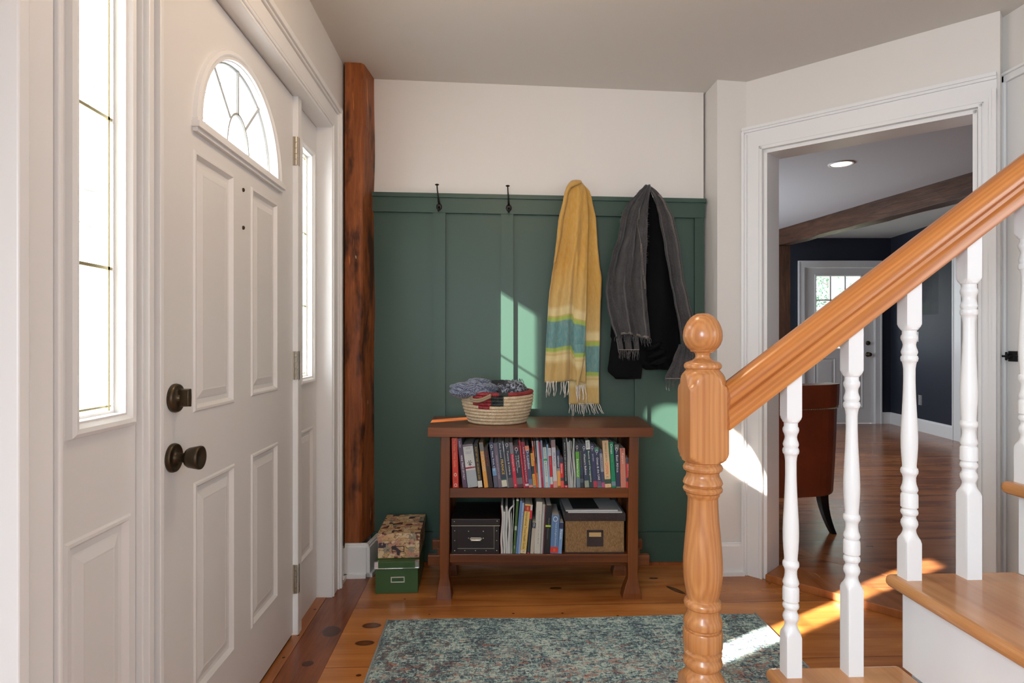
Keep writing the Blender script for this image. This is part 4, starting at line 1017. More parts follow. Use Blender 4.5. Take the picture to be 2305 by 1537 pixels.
U = [
 (188, 122, 160, 150, (212, 62, 44), [], [('The Italian Wine Guide', 160, 780, (228, 150, 110), .42, .5), ('o', 905, 980, (230, 220, 205), .5, .5), ('W', 1020, 1075, (60, 70, 50), .4, .5), ('O', 1130, 1205, (226, 226, 220), .55, .5)], 'tall red wine guide, first book at the left end of the upper shelf'),
 (405, 92, 280, 165, (92, 70, 96), [], [('Insider', 215, 360, WHT, .35, .5), ('WINE TRAILS OF ITALY', 520, 1050, WHT, .42, .55)], 'purple book with white wine trails lettering leaning on the upper shelf'),
 (512, 216, 398, 300, (168, 174, 180), [(335, 850, (206, 206, 202)), (780, 815, (178, 30, 60)), (300, 335, (128, 112, 120))], [('VINO', 350, 400, GRY, .5, .5), ('ITALIA', 440, 500, GRY, .6, .5), ('*', 640, 740, (60, 62, 64), .5, .5), ('+', 700, 770, (50, 50, 52), .3, .5), ('Slow wine', 1170, 1200, (80, 80, 84), .1, .3)], 'thick pale grey book with vine drawing and red strip on its spine'),
 (735, 96, 628, 290, (24, 24, 26), [(1075, 1215, (214, 210, 200))], [('SECRET NEW YORK - AN UNUSUAL GUIDE', 335, 1050, (202, 160, 50), .42, .5)], 'black book with small yellow lettering about secret New York'),
 (868, 84, 752, 250, (224, 158, 66), [(250, 430, (128, 128, 124))], [('NEW YORK', 450, 880, (200, 196, 190), .62, .5)], 'orange New York book with grey top and pale lettering'),
 (958, 100, 842, 380, (44, 28, 28), [], [('TOUR OF NY', 415, 760, (150, 60, 48), .4, .5)], 'low dark brown book with faint red lettering right of the orange one'),
 (1082, 88, 968, 248, (58, 66, 98), [(800, 965, (110, 152, 192)), (975, 1215, (92, 92, 108))], [LOGO(290), ('New York City', 440, 865, WHT, .5, .5)], 'navy New York City guidebook with a pale blue band'),
 (1174, 76, 1062, 258, (112, 98, 112), [], [('WALKS IN NEW YORK', 520, 1040, (196, 184, 196), .28, .5)], 'mauve grey slim book just right of the New York City guidebook'),
 (1254, 112, 1136, 238, (44, 60, 76), [(1060, 1205, (206, 202, 182)), (1045, 1065, (60, 120, 110))], [('Rick Steves', 265, 580, (220, 220, 220), .3, .5), ('FRANCE', 615, 940, (230, 186, 60), .5, .55)], 'dark blue guidebook with large yellow FRANCE on its spine'),
 (1369, 30, 1250, 212, (130, 130, 134), [], [('UMBRIA', 245, 440, WHT, .8, .5)], 'very slim grey Umbria booklet between the France and Tuscany guidebooks'),
 (1402, 104, 1296, 248, (50, 54, 68), [(1010, 1215, (92, 84, 90))], [LOGO(262), ('Tuscany & Umbria', 425, 945, WHT, .42, .45)], 'dark guidebook with white Tuscany and Umbria lettering'),
 (1509, 72, 1404, 248, (202, 40, 66), [(248, 490, (128, 128, 132))], [('Washington, DC', 505, 870, (232, 200, 205), .6, .5), ('o', 1150, 1185, WHT, .3, .5)], 'red Washington guidebook with a grey top'),
 (1585, 126, 1487, 320, (40, 46, 60), [(320, 400, (96, 34, 44)), (1010, 1150, (110, 104, 108)), (1150, 1218, (88, 42, 52))], [('O-', 350, 480, WHT, .5, .5), ('Virginia', 520, 790, WHT, .34, .66), ('& the Capital Region', 530, 900, WHT, .22, .3)], 'thick dark Virginia guidebook with a maroon top'),
 (1716, 36, 1608, 198, (196, 34, 50), [], [('Madrid Madrid', 320, 1150, (226, 120, 130), .4, .5)], 'tall slim bright red book right of the Virginia guidebook'),
 (1756, 76, 1660, 235, (142, 28, 62), [(1140, 1185, (214, 206, 216))], [('Living and Working in London', 350, 1100, WHT, .45, .5)], 'maroon book about living and working in London'),
 (1836, 86, 1740, 318, (72, 76, 108), [(318, 420, (232, 140, 106)), (1165, 1218, (232, 140, 116)), (1040, 1160, (100, 112, 140))], [LOGO(400), ('London', 530, 815, WHT, .55, .5)], 'navy London guidebook with salmon top and bottom'),
 (1926, 58, 1862, 478, (222, 168, 66), [(755, 925, (40, 44, 44)), (1172, 1215, (110, 140, 150))], [('GUIDE', 500, 740, (150, 110, 40), .4, .5), ('PARIS', 960, 1150, (120, 90, 40), .4, .5)], 'short yellow and black book beside the London guidebook'),
 (1986, 28, 1888, 210, (222, 76, 40), [(210, 330, (206, 160, 160)), (420, 640, (240, 130, 90))], [], 'very slim orange red book with a pink top'),
 (2016, 30, 1934, 215, (118, 92, 74), [(560, 700, (60, 50, 40)), (900, 1215, (190, 130, 80))], [], 'very slim mottled brown booklet in the middle of the upper shelf'),
 (2048, 54, 1984, 208, (186, 196, 210), [], [], 'slim pale blue grey book with blank spine in the middle of the upper shelf'),
 (2104, 46, 2032, 230, (172, 26, 46), [], [('MUNCHEN STADTPLAN', 600, 1000, (220, 140, 150), .3, .5)], 'slim crimson book right of the blank pale one'),
 (2152, 34, 2080, 200, (134, 150, 176), [], [], 'slim steel blue booklet right of the crimson one'),
 (2188, 74, 2130, 350, (196, 206, 202), [(600, 640, (60, 160, 80))], [('MUNICH & BAVARIA', 380, 980, (70, 120, 110), .4, .5), ('EU', 1110, 1190, (190, 60, 80), .5, .5)], 'white book with green lettering on its spine'),
 (2264, 30, 2212, 285, (140, 184, 210), [], [], 'very slim sky blue booklet beside the white book with green lettering'),
 (2298, 58, 2248, 365, (196, 28, 42), [(365, 535, (206, 200, 200)), (990, 1150, (200, 200, 196))], [('TOP 10', 390, 520, (90, 80, 90), .4, .5), ('MUNICH', 560, 720, (230, 130, 140), .45, .5)], 'short red book with white top and bottom bands'),
 (B_ + 440, 88, B_ + 388, 195, (198, 194, 198), [(200, 350, (150, 120, 116)), (1080, 1215, (208, 140, 130))], [('MUNICH', 470, 750, (120, 114, 130), .55, .5)], 'pale grey Munich book with a photo at the top of its spine'),
 (B_ + 530, 68, B_ + 500, 410, (54, 66, 92), [(800, 860, (140, 140, 140)), (860, 1218, (226, 158, 72)), (1180, 1215, (30, 26, 24))], [('GERMANY', 530, 780, WHT, .45, .5)], 'navy and orange Germany guidebook'),
 (B_ + 600, 70, B_ + 572, 575, (214, 48, 50), [(575, 690, (52, 54, 76)), (1005, 1075, (70, 66, 74)), (1075, 1215, (222, 86, 80))], [('German', 710, 910, WHT, .45, .5)], 'small red German phrasebook'),
 (B_ + 676, 80, B_ + 636, 182, (22, 22, 24), [(1170, 1218, (206, 40, 50))], [('MUNICH: IN THE BEST OF MUNICH & BAVARIA', 250, 1080, (226, 226, 226), .26, .5), ('o', 1178, 1212, WHT, .4, .5)], 'tall black book with red foot and white lettering'),
]
for r in U: book(*r)
# loose magazines in the middle
def magazine(xb, w, xt, yt, shelf, col, label, edge=(196, 196, 192), wav=.0015, curl=0, ed=.21):
    z0, bot = (.473, 1222) if shelf == 'u' else (.188, 1306)
    h = (bot - yt) * Q; t = w * Q; x0 = -.4105 + Q * xb; dx = (xt - xb) * Q
    wp = W(.1175 + x0, 2.614); o = empty('magazine', (wp[0], wp[1], z0 + .0005), -TH)
    tag(o, label, 'magazine', 'magazines standing on the shelves')
    rd = random.Random(int(xb)); ph = rd.uniform(0, 6)
    ls = []
    for i in range(19):
        k = i / 18; z = h * k; c_ = curl * max(0, (k - .80) / .2) ** 2; off = dx * k + wav * math.sin(k * 7 + ph) * min(1, k * 4) + c_
        ls.append([(off, 0, z - c_ * .2), (off + t, 0, z - c_ * .2), (off + t, ed, z), (off, ed, z)])
    mb = MB(); mb.loops(ls); mb.add(ls[0] + ls[-1], [(3, 2, 1, 0), (4, 5, 6, 7)]); mb.build('pages', cmat(edge, .7), o)
    mb = MB(); ls2 = [[(p[0][0] - .0006, p[0][1] - .0005, p[0][2]), (p[0][0] + .0002, p[0][1] - .0005, p[0][2]), (p[3][0] + .0002, p[3][1], p[3][2]), (p[3][0] - .0006, p[3][1], p[3][2])] for p in ls]
    mb.loops(ls2, cap=True); mb.build('cover', cmat(col), o)
ML = [(766, 18, 718, 150, (150, 150, 150), 'white magazine directly right of the tall black book'), (790, 20, 740, 240, (90, 90, 92), 'second pale magazine right of the tall black book'), (814, 22, 764, 215, (60, 62, 66), 'thin magazine in the middle of the upper shelf bundle'), (842, 18, 792, 205, (120, 120, 118), 'thin white magazine near the right of the upper bundle'), (866, 14, 828, 220, (40, 42, 44), 'dark backed thin magazine in the upper bundle'), (890, 30, 862, 160, (120, 140, 110), 'greenish white booklet left of the Switzerland guidebook')]
for a_ in ML: magazine(B_ + a_[0], a_[1], B_ + a_[2], a_[3], 'u', a_[4], a_[5])
U2 = [
 (B_ + 938, 80, B_ + 906, 270, (46, 50, 66), [(440, 1000, (96, 164, 58)), (1000, 1220, (112, 128, 138))], [LOGO(310), ('Switzerland', 600, 975, WHT, .5, .5)], 'Switzerland guidebook with bright green spine panel'),
 (B_ + 1022, 76, B_ + 984, 268, (44, 50, 58), [(780, 950, (48, 66, 84)), (1030, 1110, (80, 94, 104))], [('Switzerland', 430, 770, (110, 116, 120), .4, .5)], 'dark guidebook with faint grey lettering right of the green Switzerland one'),
 (B_ + 1118, 92, B_ + 1046, 284, (54, 62, 84), [(1070, 1220, (150, 156, 136))], [LOGO(320), ('Western Balkans', 490, 945, WHT, .42, .5)], 'navy Western Balkans guidebook with a landscape photo at its foot'),
 (B_ + 1214, 90, B_ + 1128, 200, (34, 66, 66), [(200, 395, (222, 222, 214))], [('Bosnia', 225, 360, (50, 90, 80), .6, .5), ('Bosnia and Herzegovina', 430, 1100, WHT, .45, .5)], 'dark teal Bosnia and Herzegovina book with a white top'),
 (B_ + 1308, 82, B_ + 1228, 284, (60, 62, 96), [(1080, 1220, (176, 62, 80))], [LOGO(320), ('Jordan', 490, 650, (210, 210, 220), .42, .5)], 'indigo Jordan guidebook with a red photo at its foot'),
 (B_ + 1394, 92, B_ + 1318, 348, (56, 60, 88), [(348, 440, (72, 132, 108)), (1200, 1222, (80, 140, 120)), (1080, 1200, (110, 90, 110))], [LOGO(400), ('Oman & the UAE', 570, 1060, WHT, .45, .5)], 'navy Oman and UAE guidebook with a green top'),
 (B_ + 1489, 66, B_ + 1424, 400, (70, 74, 98), [(480, 880, (146, 148, 156)), (1110, 1220, (190, 90, 130))], [('ARABIC', 560, 820, (60, 60, 70), .4, .5)], 'narrow slate blue book with grey panel left of the thick tan one'),
 (B_ + 1558, 130, B_ + 1492, 205, (222, 186, 140), [(1040, 1140, (60, 84, 70))], [('MAVERICK GUIDE TO', 255, 660, (60, 48, 34), .22, .5), ('OMAN', 680, 930, (222, 92, 46), .46, .5), ('A', 980, 1000, (60, 50, 40), .5, .5), ('x', 1170, 1190, (200, 90, 60), .15, .5)], 'thick tan guide with large orange OMAN on its spine'),
 (B_ + 1698, 92, B_ + 1640, 240, (20, 132, 92), [(1090, 1180, (120, 140, 150))], [('Oman', 275, 490, WHT, .55, .5), ('Guide', 510, 670, (150, 180, 70), .2, .5)], 'bright green book with white Oman lettering'),
 (B_ + 1796, 92, B_ + 1756, 290, (50, 56, 78), [(290, 400, (120, 122, 112)), (1200, 1222, (150, 150, 120))], [('O-', 350, 480, WHT, .5, .45), ('East Africa', 520, 890, WHT, .48, .5)], 'navy East Africa guidebook right of the bright green one'),
 (B_ + 1894, 112, B_ + 1872, 370, (208, 128, 106), [], [('Egypt', 480, 710, (236, 212, 196), .42, .5), ('AAA', 385, 430, (110, 40, 36), .4, .5)], 'salmon pink Egypt guidebook near the right end of the upper shelf'),
 (B_ + 2012, 84, B_ + 2006, 585, (224, 220, 214), [(585, 700, (66, 66, 84)), (700, 1010, (206, 48, 48)), (1010, 1090, (70, 64, 66)), (1090, 1222, (214, 70, 66))], [('Egyptian Arabic', 720, 990, WHT, .3, .5)], 'small red phrasebook, last at the right end of the upper shelf'),
]
for r in U2: book(*r)
# lower shelf
LM = [(1226, 40, 1232, 268, (176, 40, 60), 'curved white magazine with red tip beside the black box', .003, 0), (1276, 44, 1272, 402, (120, 110, 112), 'shorter grey magazine second from the black box', .002, 0), (1330, 44, 1322, 290, (110, 112, 116), 'grey magazine third from the black box', .002, 0), (1380, 46, 1376, 240, (60, 62, 66), 'tall magazine with its top corner curled over', .002, .022), (1432, 16, 1444, 430, (70, 84, 82), 'thin dark green magazine in the lower bundle', .001, 0), (1456, 14, 1500, 150, (150, 150, 150), 'thin pale leaflet beside the green book', .001, 0)]
for a_ in LM: magazine(a_[0], a_[1], a_[2], a_[3], 'l', a_[4], a_[5], wav=a_[6], curl=a_[7], ed=.22)
LB = [
 (1484, 50, 1562, 130, (62, 96, 38), [(130, 165, (200, 206, 196)), (708, 800, (170, 190, 160))], [('HALF', 1130, 1200, (190, 200, 180), .5, .5)], 'tall slim dark green book leaning right on the lower shelf'),
 (1540, 52, 1640, 165, (96, 126, 168), [], [], 'tall blue book leaning right beside the green one'),
 (1596, 44, 1690, 210, (150, 168, 200), [], [('Health', 400, 900, (100, 120, 160), .3, .5)], 'light blue book between the blue one and the yellow one'),
 (1645, 122, 1748, 245, (220, 184, 104), [(268, 392, (176, 44, 30)), (1232, 1300, (212, 200, 168))], [('1997', 290, 370, (230, 190, 120), .35, .5), ('International Travel Health Guide', 410, 1210, (88, 66, 34), .42, .5), ('TMH', 1240, 1275, (170, 40, 30), .4, .5)], 'thick yellow International Travel Health Guide on the lower shelf'),
 (1790, 46, 1868, 250, (52, 54, 60), [(250, 370, (200, 190, 180)), (370, 555, (206, 40, 60)), (1285, 1305, (200, 90, 90))], [], 'slim dark book with red and white top right of the yellow one'),
 (1856, 76, 1908, 636, (184, 172, 154), [(636, 755, (52, 56, 72))], [('O-', 650, 745, WHT, .4, .5)], 'short beige book with navy top on the lower shelf'),
 (1942, 128, 1994, 190, (196, 190, 178), [], [('A Field Guide to the Birds', 380, 1100, (120, 112, 100), .16, .6)], 'wide beige paperback with worn spine on the lower shelf'),
 (2076, 50, 2128, 240, (172, 168, 162), [], [], 'grey spiral bound notebook right of the wide beige paperback'),
 (2130, 26, 2182, 280, (88, 28, 40), [], [], 'very slim maroon book beside the spiral notebook'),
 (2164, 116, 2206, 262, (20, 20, 22), [(690, 730, (180, 200, 60))], [('Passport', 540, 680, (170, 170, 170), .2, .6), ('Documents', 760, 990, (130, 130, 130), .18, .5)], 'black binder with a small lime square on its spine'),
 (2288, 168, 2324, 475, (92, 122, 162), [(1165, 1290, (206, 54, 44))], [('O', 500, 620, (210, 214, 220), .62, .5), ('French & English Dictionary', 640, 1150, (206, 214, 224), .26, .6), ('COMPACT', 1190, 1270, (230, 150, 60), .3, .5)], 'thick blue French English dictionary with red label'),
 (2458, 78, 2500, 632, (118, 150, 188), [(640, 765, (50, 56, 86))], [('French', 790, 990, WHT, .55, .5), ('phrasebook', 1110, 1280, (160, 180, 210), .25, .5)], 'small light blue French phrasebook beside the wicker box'),
]
for r in LB: book(*r, shelf='l', depth=.19)

def bench_empty(name, lx, ly, z, rz=0): p = W(.1175 + lx, 2.60 + ly); return empty(name, (p[0], p[1], z), -TH + rz)
# black document box
M['boxblack'] = plain('black brown leatherette', srgb(26, 16, 16), .42, bumps=.2, bscale=300)
o = bench_empty('storage_box', -.3815, .016, .1882); tag(o, 'black studded storage box with metal handle on the lower shelf', 'box')
mb = MB(); mb.box((.003, .002, 0), (.209, .268, .122)); mb.build('box_body', M['boxblack'], o, bevel=.002)
mb = MB(); mb.box((0, -.001, .122), (.213, .272, .150)); mb.build('lid', M['boxblack'], o, bevel=.003)
mb = MB(); mb.box((.001, -.004, .1195), (.212, -.001, .1225)); mb.box((.028, .0005, .0205), (.186, .002, .0220)); mb.box((.186, .0005, .010), (.1872, .002, .118)); mb.build('metal_edging', M['nickel'], o)
mb = MB(); mb.box((0.003, 0, .0), (.027, .002, .12)); mb.box((.187, 0, 0), (.209, .002, .12)); mb.box((.027, 0, 0), (.187, .002, .020)); mb.build('binding', M['boxblack'], o, bevel=.0008)
mb = MB()
for (x, z) in ((.014, .138), (.200, .140), (.016, .098), (.198, .098), (.016, .056), (.198, .056), (.016, .012), (.198, .012), (.060, .012), (.106, .012), (.152, .012), (.076, .096), (.140, .096), (.076, .066), (.140, .066)): mb.lathe([(.0030, 0), (.0026, .0015), (0, .0024)], seg=10, mp=lambda a, b, h, x=x, z=z: (x + a, -.0012 - h, z + b))
mb.build('studs', M['chrome'], o, smooth=True)
mb = MB(); mb.tube([(.084, .001, .066), (.084, -.010, .066), (.090, -.013, .061), (.126, -.013, .061), (.132, -.010, .066), (.132, .001, .066)], .0028, 10); mb.box((.086, -.012, .057), (.130, -.009, .073)); mb.build('handle', M['nickel'], o, bevel=.001)
# wicker box
m, t, b = nt('woven seagrass')
v = coords(t, (1, 1, 1)); w1 = N(t, 'ShaderNodeTexWave', bands_direction='X'); t.links.new(v, w1.inputs[0]); w1.inputs['Scale'].default_value = 62; w1.inputs['Distortion'].default_value = 3.2; w1.inputs['Detail'].default_value = 1; w1.inputs['Detail Scale'].default_value = 2.2
bk_ = N(t, 'ShaderNodeTexBrick'); sw = N(t, 'ShaderNodeMapping'); sw.inputs['Rotation'].default_value = (PI / 2, 0, PI / 2); t.links.new(v, sw.inputs[0])
cb = N(t, 'ShaderNodeCombineXYZ'); sp = N(t, 'ShaderNodeSeparateXYZ'); t.links.new(v, sp.inputs[0]); t.links.new(sp.outputs[2], cb.inputs[0]); t.links.new(math_n(t, 'ADD', sp.outputs[0], sp.outputs[1]), cb.inputs[1]); t.links.new(cb.outputs[0], bk_.inputs[0])
bk_.inputs['Scale'].default_value = 1; bk_.inputs['Brick Width'].default_value = .0085; bk_.inputs['Row Height'].default_value = .0032; bk_.inputs['Mortar Size'].default_value = .0007; bk_.inputs['Mortar Smooth'].default_value = 1
bk_.inputs['Color1'].default_value = srgb(186, 146, 98); bk_.inputs['Color2'].default_value = srgb(150, 110, 68); bk_.inputs['Mortar'].default_value = srgb(84, 56, 34)
t.links.new(bk_.outputs[0], b.inputs['Base Color']); b.inputs['Roughness'].default_value = .6; bump(t, b, math_n(t, 'SUBTRACT', 1.0, bk_.outputs['Fac']), .8, .002)
M['wicker'] = m
M['browncloth'] = fabric('dark brown cloth binding', srgb(44, 32, 32), srgb(62, 48, 46), 600, .8, .1, .3)
o = bench_empty('storage_box', .1125, .016, .1882); tag(o, 'woven tan storage box with dark brown lid on the lower shelf', 'box')
mb = MB(); mb.box((.001, .002, .004), (.256, .262, .142)); mb.build('box_body', M['wicker'], o, bevel=.003)
mb = MB(); mb.box((0, .001, 0), (.257, .263, .005)); mb.build('bottom_binding', M['browncloth'], o, bevel=.001)
mb = MB(); mb.box((-.003, -.003, .140), (.262, .268, .173)); mb.build('lid', M['browncloth'], o, bevel=.004, bseg=3)
mb = MB(); x0, z0 = .094, .030
mb.box((x0, -.001, z0), (x0 + .071, .002, z0 + .042)).box((x0, -.001, z0 + .040), (x0 + .009, .002, z0 + .071)).box((x0 + .062, -.001, z0 + .040), (x0 + .071, .002, z0 + .071)).box((x0, -.001, z0 + .061), (x0 + .071, .002, z0 + .071)); lh = mb.build('label_holder', M['browncloth'], o, bevel=.0006)
mb = MB(); mb.box((x0 + .008, .0008, z0 + .040), (x0 + .063, .0014, z0 + .063)); mb.build('label_card', cmat((196, 160, 108), .7), lh)
# magazines lying on the wicker box
for i, (rz, dx, dy, w, d, h, lb) in enumerate(((.0, .004, .0, .235, .20, .0045, 'lower white magazine lying flat on the woven box'), (.03, -.006, .006, .228, .20, .005, 'upper magazine with dark photo cover lying flat on the woven box'))):
    z = .1882 + .1735 + .0001 + i * .0049
    o = bench_empty('magazine', .122 + dx, .022 + dy, z, rz); tag(o, lb, 'magazine', 'magazines lying on the woven box')
    mb = MB(); mb.box((0, 0, 0), (w, d, h - .0006)); mb.build('pages', cmat((206, 206, 204), .6), o, bevel=.0006)
    mb = MB(); mb.box((0, 0, h - .0006), (w, d, h)); mb.build('cover', cmat((196, 198, 200), .3), o)
    if i:
        mb = MB(); mb.box((.034, .02, h), (.150, d - .004, h + .0003)); mb.build('cover_photo', cmat((62, 62, 64), .3), o)
        mb = MB(); mb.box((w + .0002, .002, -.004), (w + .009, d, -.001)); mb.build('cover_flap', cmat((170, 40, 60), .4), o)

# ------------------------------------------------------------------ basket
bk0 = bench_empty('coiled_basket', -.184, .150, .7412); tag(bk0, 'coiled natural straw basket with red and black pattern on the console top', 'basket')
def straw(name, c1, c2):
    m, t, b = nt(name); uvn = N(t, 'ShaderNodeTexCoord'); sp = N(t, 'ShaderNodeSeparateXYZ'); t.links.new(uvn.outputs['UV'], sp.inputs[0])
    s_ = math_n(t, 'FRACT', math_n(t, 'ADD', math_n(t, 'MULTIPLY', sp.outputs[0], 150), math_n(t, 'MULTIPLY', sp.outputs[1], .55)))
    k = math_n(t, 'ABSOLUTE', math_n(t, 'SUBTRACT', s_, .5))
    n = noise_n(t, coords(t), 60, 3)
    t.links.new(mixc(t, ramp(t, k, [(.30, (0, 0, 0, 1)), (.5, (1, 1, 1, 1))]), ramp(t, n, [(.3, c1), (.7, c2)]), tuple(c * .45 for c in c1[:3]) + (1,)), b.inputs['Base Color'])
    b.inputs['Roughness'].default_value = .55; bump(t, b, math_n(t, 'SUBTRACT', 1.0, math_n(t, 'MULTIPLY', k, 2.0)), .7, .002); return m
bm_ = [straw('natural straw', srgb(220, 194, 156), srgb(244, 226, 194)), straw('red straw', srgb(140, 34, 44), srgb(176, 58, 64)), straw('black green straw', srgb(34, 44, 44), srgb(60, 72, 70))]
NC = 10; mb = MB(); uv = []; seg = 150; prof = []
for c in range(NC):
    k = c / (NC - 1); rr = .127 + .030 * math.sin(min(1, k * 1.15) * PI / 2); zc = .008 + .0142 * c
    for j in range(7):
        a = -PI / 2 + PI * j / 6; prof.append((rr + .0078 * math.cos(a), zc + .0076 * math.sin(a), c))
prof_in = [(p[0] - .016, p[1], p[2]) for p in reversed(prof)]
allp = [(0, 0, 0)] + prof + [(prof[-1][0] - .008, prof[-1][1] + .002, NC - 1)] + prof_in + [(0, .008, 0)]
for i, (r, z, c) in enumerate(allp):
    for s_ in range(seg):
        a = 2 * PI * s_ / seg; mb.v.append((r * math.cos(a), r * math.sin(a) * .97, z + .003 * math.sin(a * 2 + 1) * k * (c / NC))); uv.append((s_ / seg if s_ <= seg / 2 else 1 - s_ / seg, i * .55))
for i in range(len(allp) - 1):
    for s_ in range(seg):
        s2 = (s_ + 1) % seg; mb.f.append((i * seg + s_, i * seg + s2, (i + 1) * seg + s2, (i + 1) * seg + s_))
        ang_ = math.degrees(2 * PI * (s_ + .5) / seg) - 270; c = allp[i][2]; outer = i < len(prof) + 2; m_ = 0
        ang_ = (ang_ + 180) % 360 - 180
        if c == 9: m_ = 2 if (4 < ang_ < 17 or -52 < ang_ < -40) else 1
        elif outer:
            if c in (6, 7, 8) and -9 < ang_ < 10: m_ = 2
            elif (c == 8 and -40 < ang_ <= -9) or (c == 7 and -44 < ang_ <= -9) or (c == 6 and -40 < ang_ <= -9) or (c == 5 and -30 < ang_ < -11): m_ = 1
        mb.m.append(m_)
mb.uv = uv; mb.build('basket_body', bm_, bk0, smooth=True)
mb = MB(); 
for q in (-.004, .004):
    pts = []
    for i in range(13):
        k = i / 12; a = math.radians(-132 + 34 * k); pts.append((.171 * math.cos(a), .171 * math.sin(a) * .97, .112 + q + .012 * math.sin(PI * k) * -1 + .020 * k))
    mb.tube(pts, .0055, 8)
mb.build('handle', bm_[0], bk0, smooth=True)
# two folded scarves in the basket
def weave(name, c1, c2, sc_, kind):
    m, t, b = nt(name); v = coords(t)
    if kind == 'check':
        ck = N(t, 'ShaderNodeTexChecker'); mp_ = N(t, 'ShaderNodeMapping'); mp_.inputs['Rotation'].default_value = (.5, .3, .6); t.links.new(v, mp_.inputs[0]); t.links.new(mp_.outputs[0], ck.inputs[0]); ck.inputs['Scale'].default_value = sc_; ck.inputs[1].default_value = c1; ck.inputs[2].default_value = c2; c = ck.outputs[0]
    else:
        n = noise_n(t, v, sc_, 1, .4, 2.5); c = ramp(t, n, [(.50, c1), (.52, c2), (.60, c2), (.62, c1)])
    t.links.new(c, b.inputs['Base Color']); b.inputs['Roughness'].default_value = .85; b.inputs['Sheen Weight'].default_value = .2; return m
M['check'] = weave('houndstooth weave', srgb(40, 44, 58), srgb(146, 156, 180), 230, 'check')
M['motif'] = weave('dark motif weave', srgb(46, 48, 56), srgb(158, 166, 184), 26, 'n')
def lump(name, c, r, seed, mat, parent, ph=0, fold=.35, freq=5):
    mb = MB(); nu, nv = 64, 40
    for j in range(nv + 1):
        th_ = PI * j / nv
        for i in range(nu):
            a = 2 * PI * i / nu; d = Vector((math.sin(th_) * math.cos(a), math.sin(th_) * math.sin(a), math.cos(th_)))
            g = 1 + fold * .35 * noise.noise(d * 1.6 + Vector((seed, 0, 0))) + fold * .28 * abs(math.sin(freq * (d.x * .8 + d.z * .9 + .35 * noise.noise(d * 2 + Vector((0, seed, 0)))) + ph)) + .10 * fold * noise.noise(d * 6 + Vector((seed, 2, 0)))
            mb.v.append((c[0] + d.x * r[0] * g, c[1] + d.y * r[1] * g, c[2] + d.z * r[2] * g))
    for j in range(nv):
        for i in range(nu):
            i2 = (i + 1) % nu; mb.f.append((j * nu + i, (j + 1) * nu + i, (j + 1) * nu + i2, j * nu + i2)); mb.m.append(0)
    return mb.build(name, mat, parent, smooth=True, weld=True)
s1 = bench_empty('folded_scarf', -.184, .150, .7412); tag(s1, 'grey and white houndstooth scarf spilling over the left rim of the basket', 'scarf')
lump('cloth', (-.105, -.045, .150), (.105, .085, .036), 3.1, M['check'], s1, .3, .5, 5)
lump('fold', (-.085, -.030, .182), (.050, .040, .016), 8.4, M['check'], s1, 1.2, .5, 6)
s2 = bench_empty('folded_scarf', -.184, .150, .7412); tag(s2, 'charcoal scarf with pale woven motifs bunched at the right of the basket', 'scarf')
lump('cloth', (.055, .010, .135), (.078, .085, .048), 5.7, M['motif'], s2, .9, .5, 6)
lump('fold', (.015, .020, .160), (.060, .060, .026), 2.2, plain('charcoal plain weave', srgb(50, 50, 56), .9, bumps=.4, bscale=300), s2, 2.0, .6, 7)
mb = MB(); rd = random.Random(3)
for i in range(14): x = rd.uniform(.05, .12); y = rd.uniform(-.03, .06); mb.tube([(x, y, .165), (x + rd.uniform(-.01, .01), y, .18), (x + rd.uniform(-.016, .016), y - .004, .192)], [.0015, .0012, .0008], 5)
mb.build('fringe', M['motif'], s2)

# ------------------------------------------------------------------ stacked boxes by the post
g0 = W(-.601, 2.643); o = empty('storage_box', (g0[0], g0[1], .0004), .02); tag(o, 'dark green cardboard storage box with metal corners standing on the floor', 'box')
M['boxgreen'] = plain('dark green card', srgb(50, 84, 40), .45, bumps=.1, bscale=300)
mb = MB(); mb.box((.003, .004, 0), (.188, .318, .112)); mb.build('box_body', M['boxgreen'], o, bevel=.0015)
mb = MB(); mb.box((0, 0, .112), (.192, .322, .140)); mb.build('lid', M['boxgreen'], o, bevel=.002)
mb = MB()
for x0, x1 in ((-.0015, .016), (.176, .1935)): mb.box((x0, -.0015, .112), (x1, .0, .1405)).box((x0, -.0015, .139), (x1, .016, .1415))
mb.box((-.0015, -.0015, .112), (0, .016, .141)).box((.192, -.0015, .112), (.1935, .016, .141)); mb.box((.0, -.0022, .110), (.192, .0, .1135)); mb.build('metal_corners', M['chrome'], o)
def holder(mb, x0, z0, w, h, y=.003, t_=.004):
    mb.box((x0, y - .0022, z0), (x0 + w, y + .001, z0 + t_)).box((x0, y - .0022, z0 + h - t_), (x0 + w, y + .001, z0 + h)).box((x0, y - .0022, z0), (x0 + t_, y + .001, z0 + h)).box((x0 + w - t_, y - .0022, z0), (x0 + w, y + .001, z0 + h))
mb = MB(); holder(mb, .070, .048, .060, .025, .004); mb.build('label_holder', M['nickel'], o)
m, t, b = nt('printed postcard collage')
v = coords(t, (1, 1, 1.2)); vo = N(t, 'ShaderNodeTexVoronoi', distance='CHEBYCHEV'); t.links.new(v, vo.inputs['Vector']); vo.inputs['Scale'].default_value = 36; vo.inputs['Randomness'].default_value = .8
sp = N(t, 'ShaderNodeSeparateColor'); t.links.new(vo.outputs['Color'], sp.inputs[0])
c = ramp(t, sp.outputs[0], [(0, srgb(196, 158, 112)), (.2, srgb(206, 174, 132)), (.4, srgb(190, 140, 116)), (.55, srgb(214, 188, 150)), (.72, srgb(150, 140, 118)), (.84, srgb(110, 60, 46)), (.92, srgb(58, 48, 60))], 'CONSTANT')
n = noise_n(t, v, 70, 4, .6, 1.2); c = mixc(t, ramp(t, n, [(.54, (0, 0, 0, 1)), (.62, (.75, .75, .75, 1))]), c, srgb(74, 48, 40))
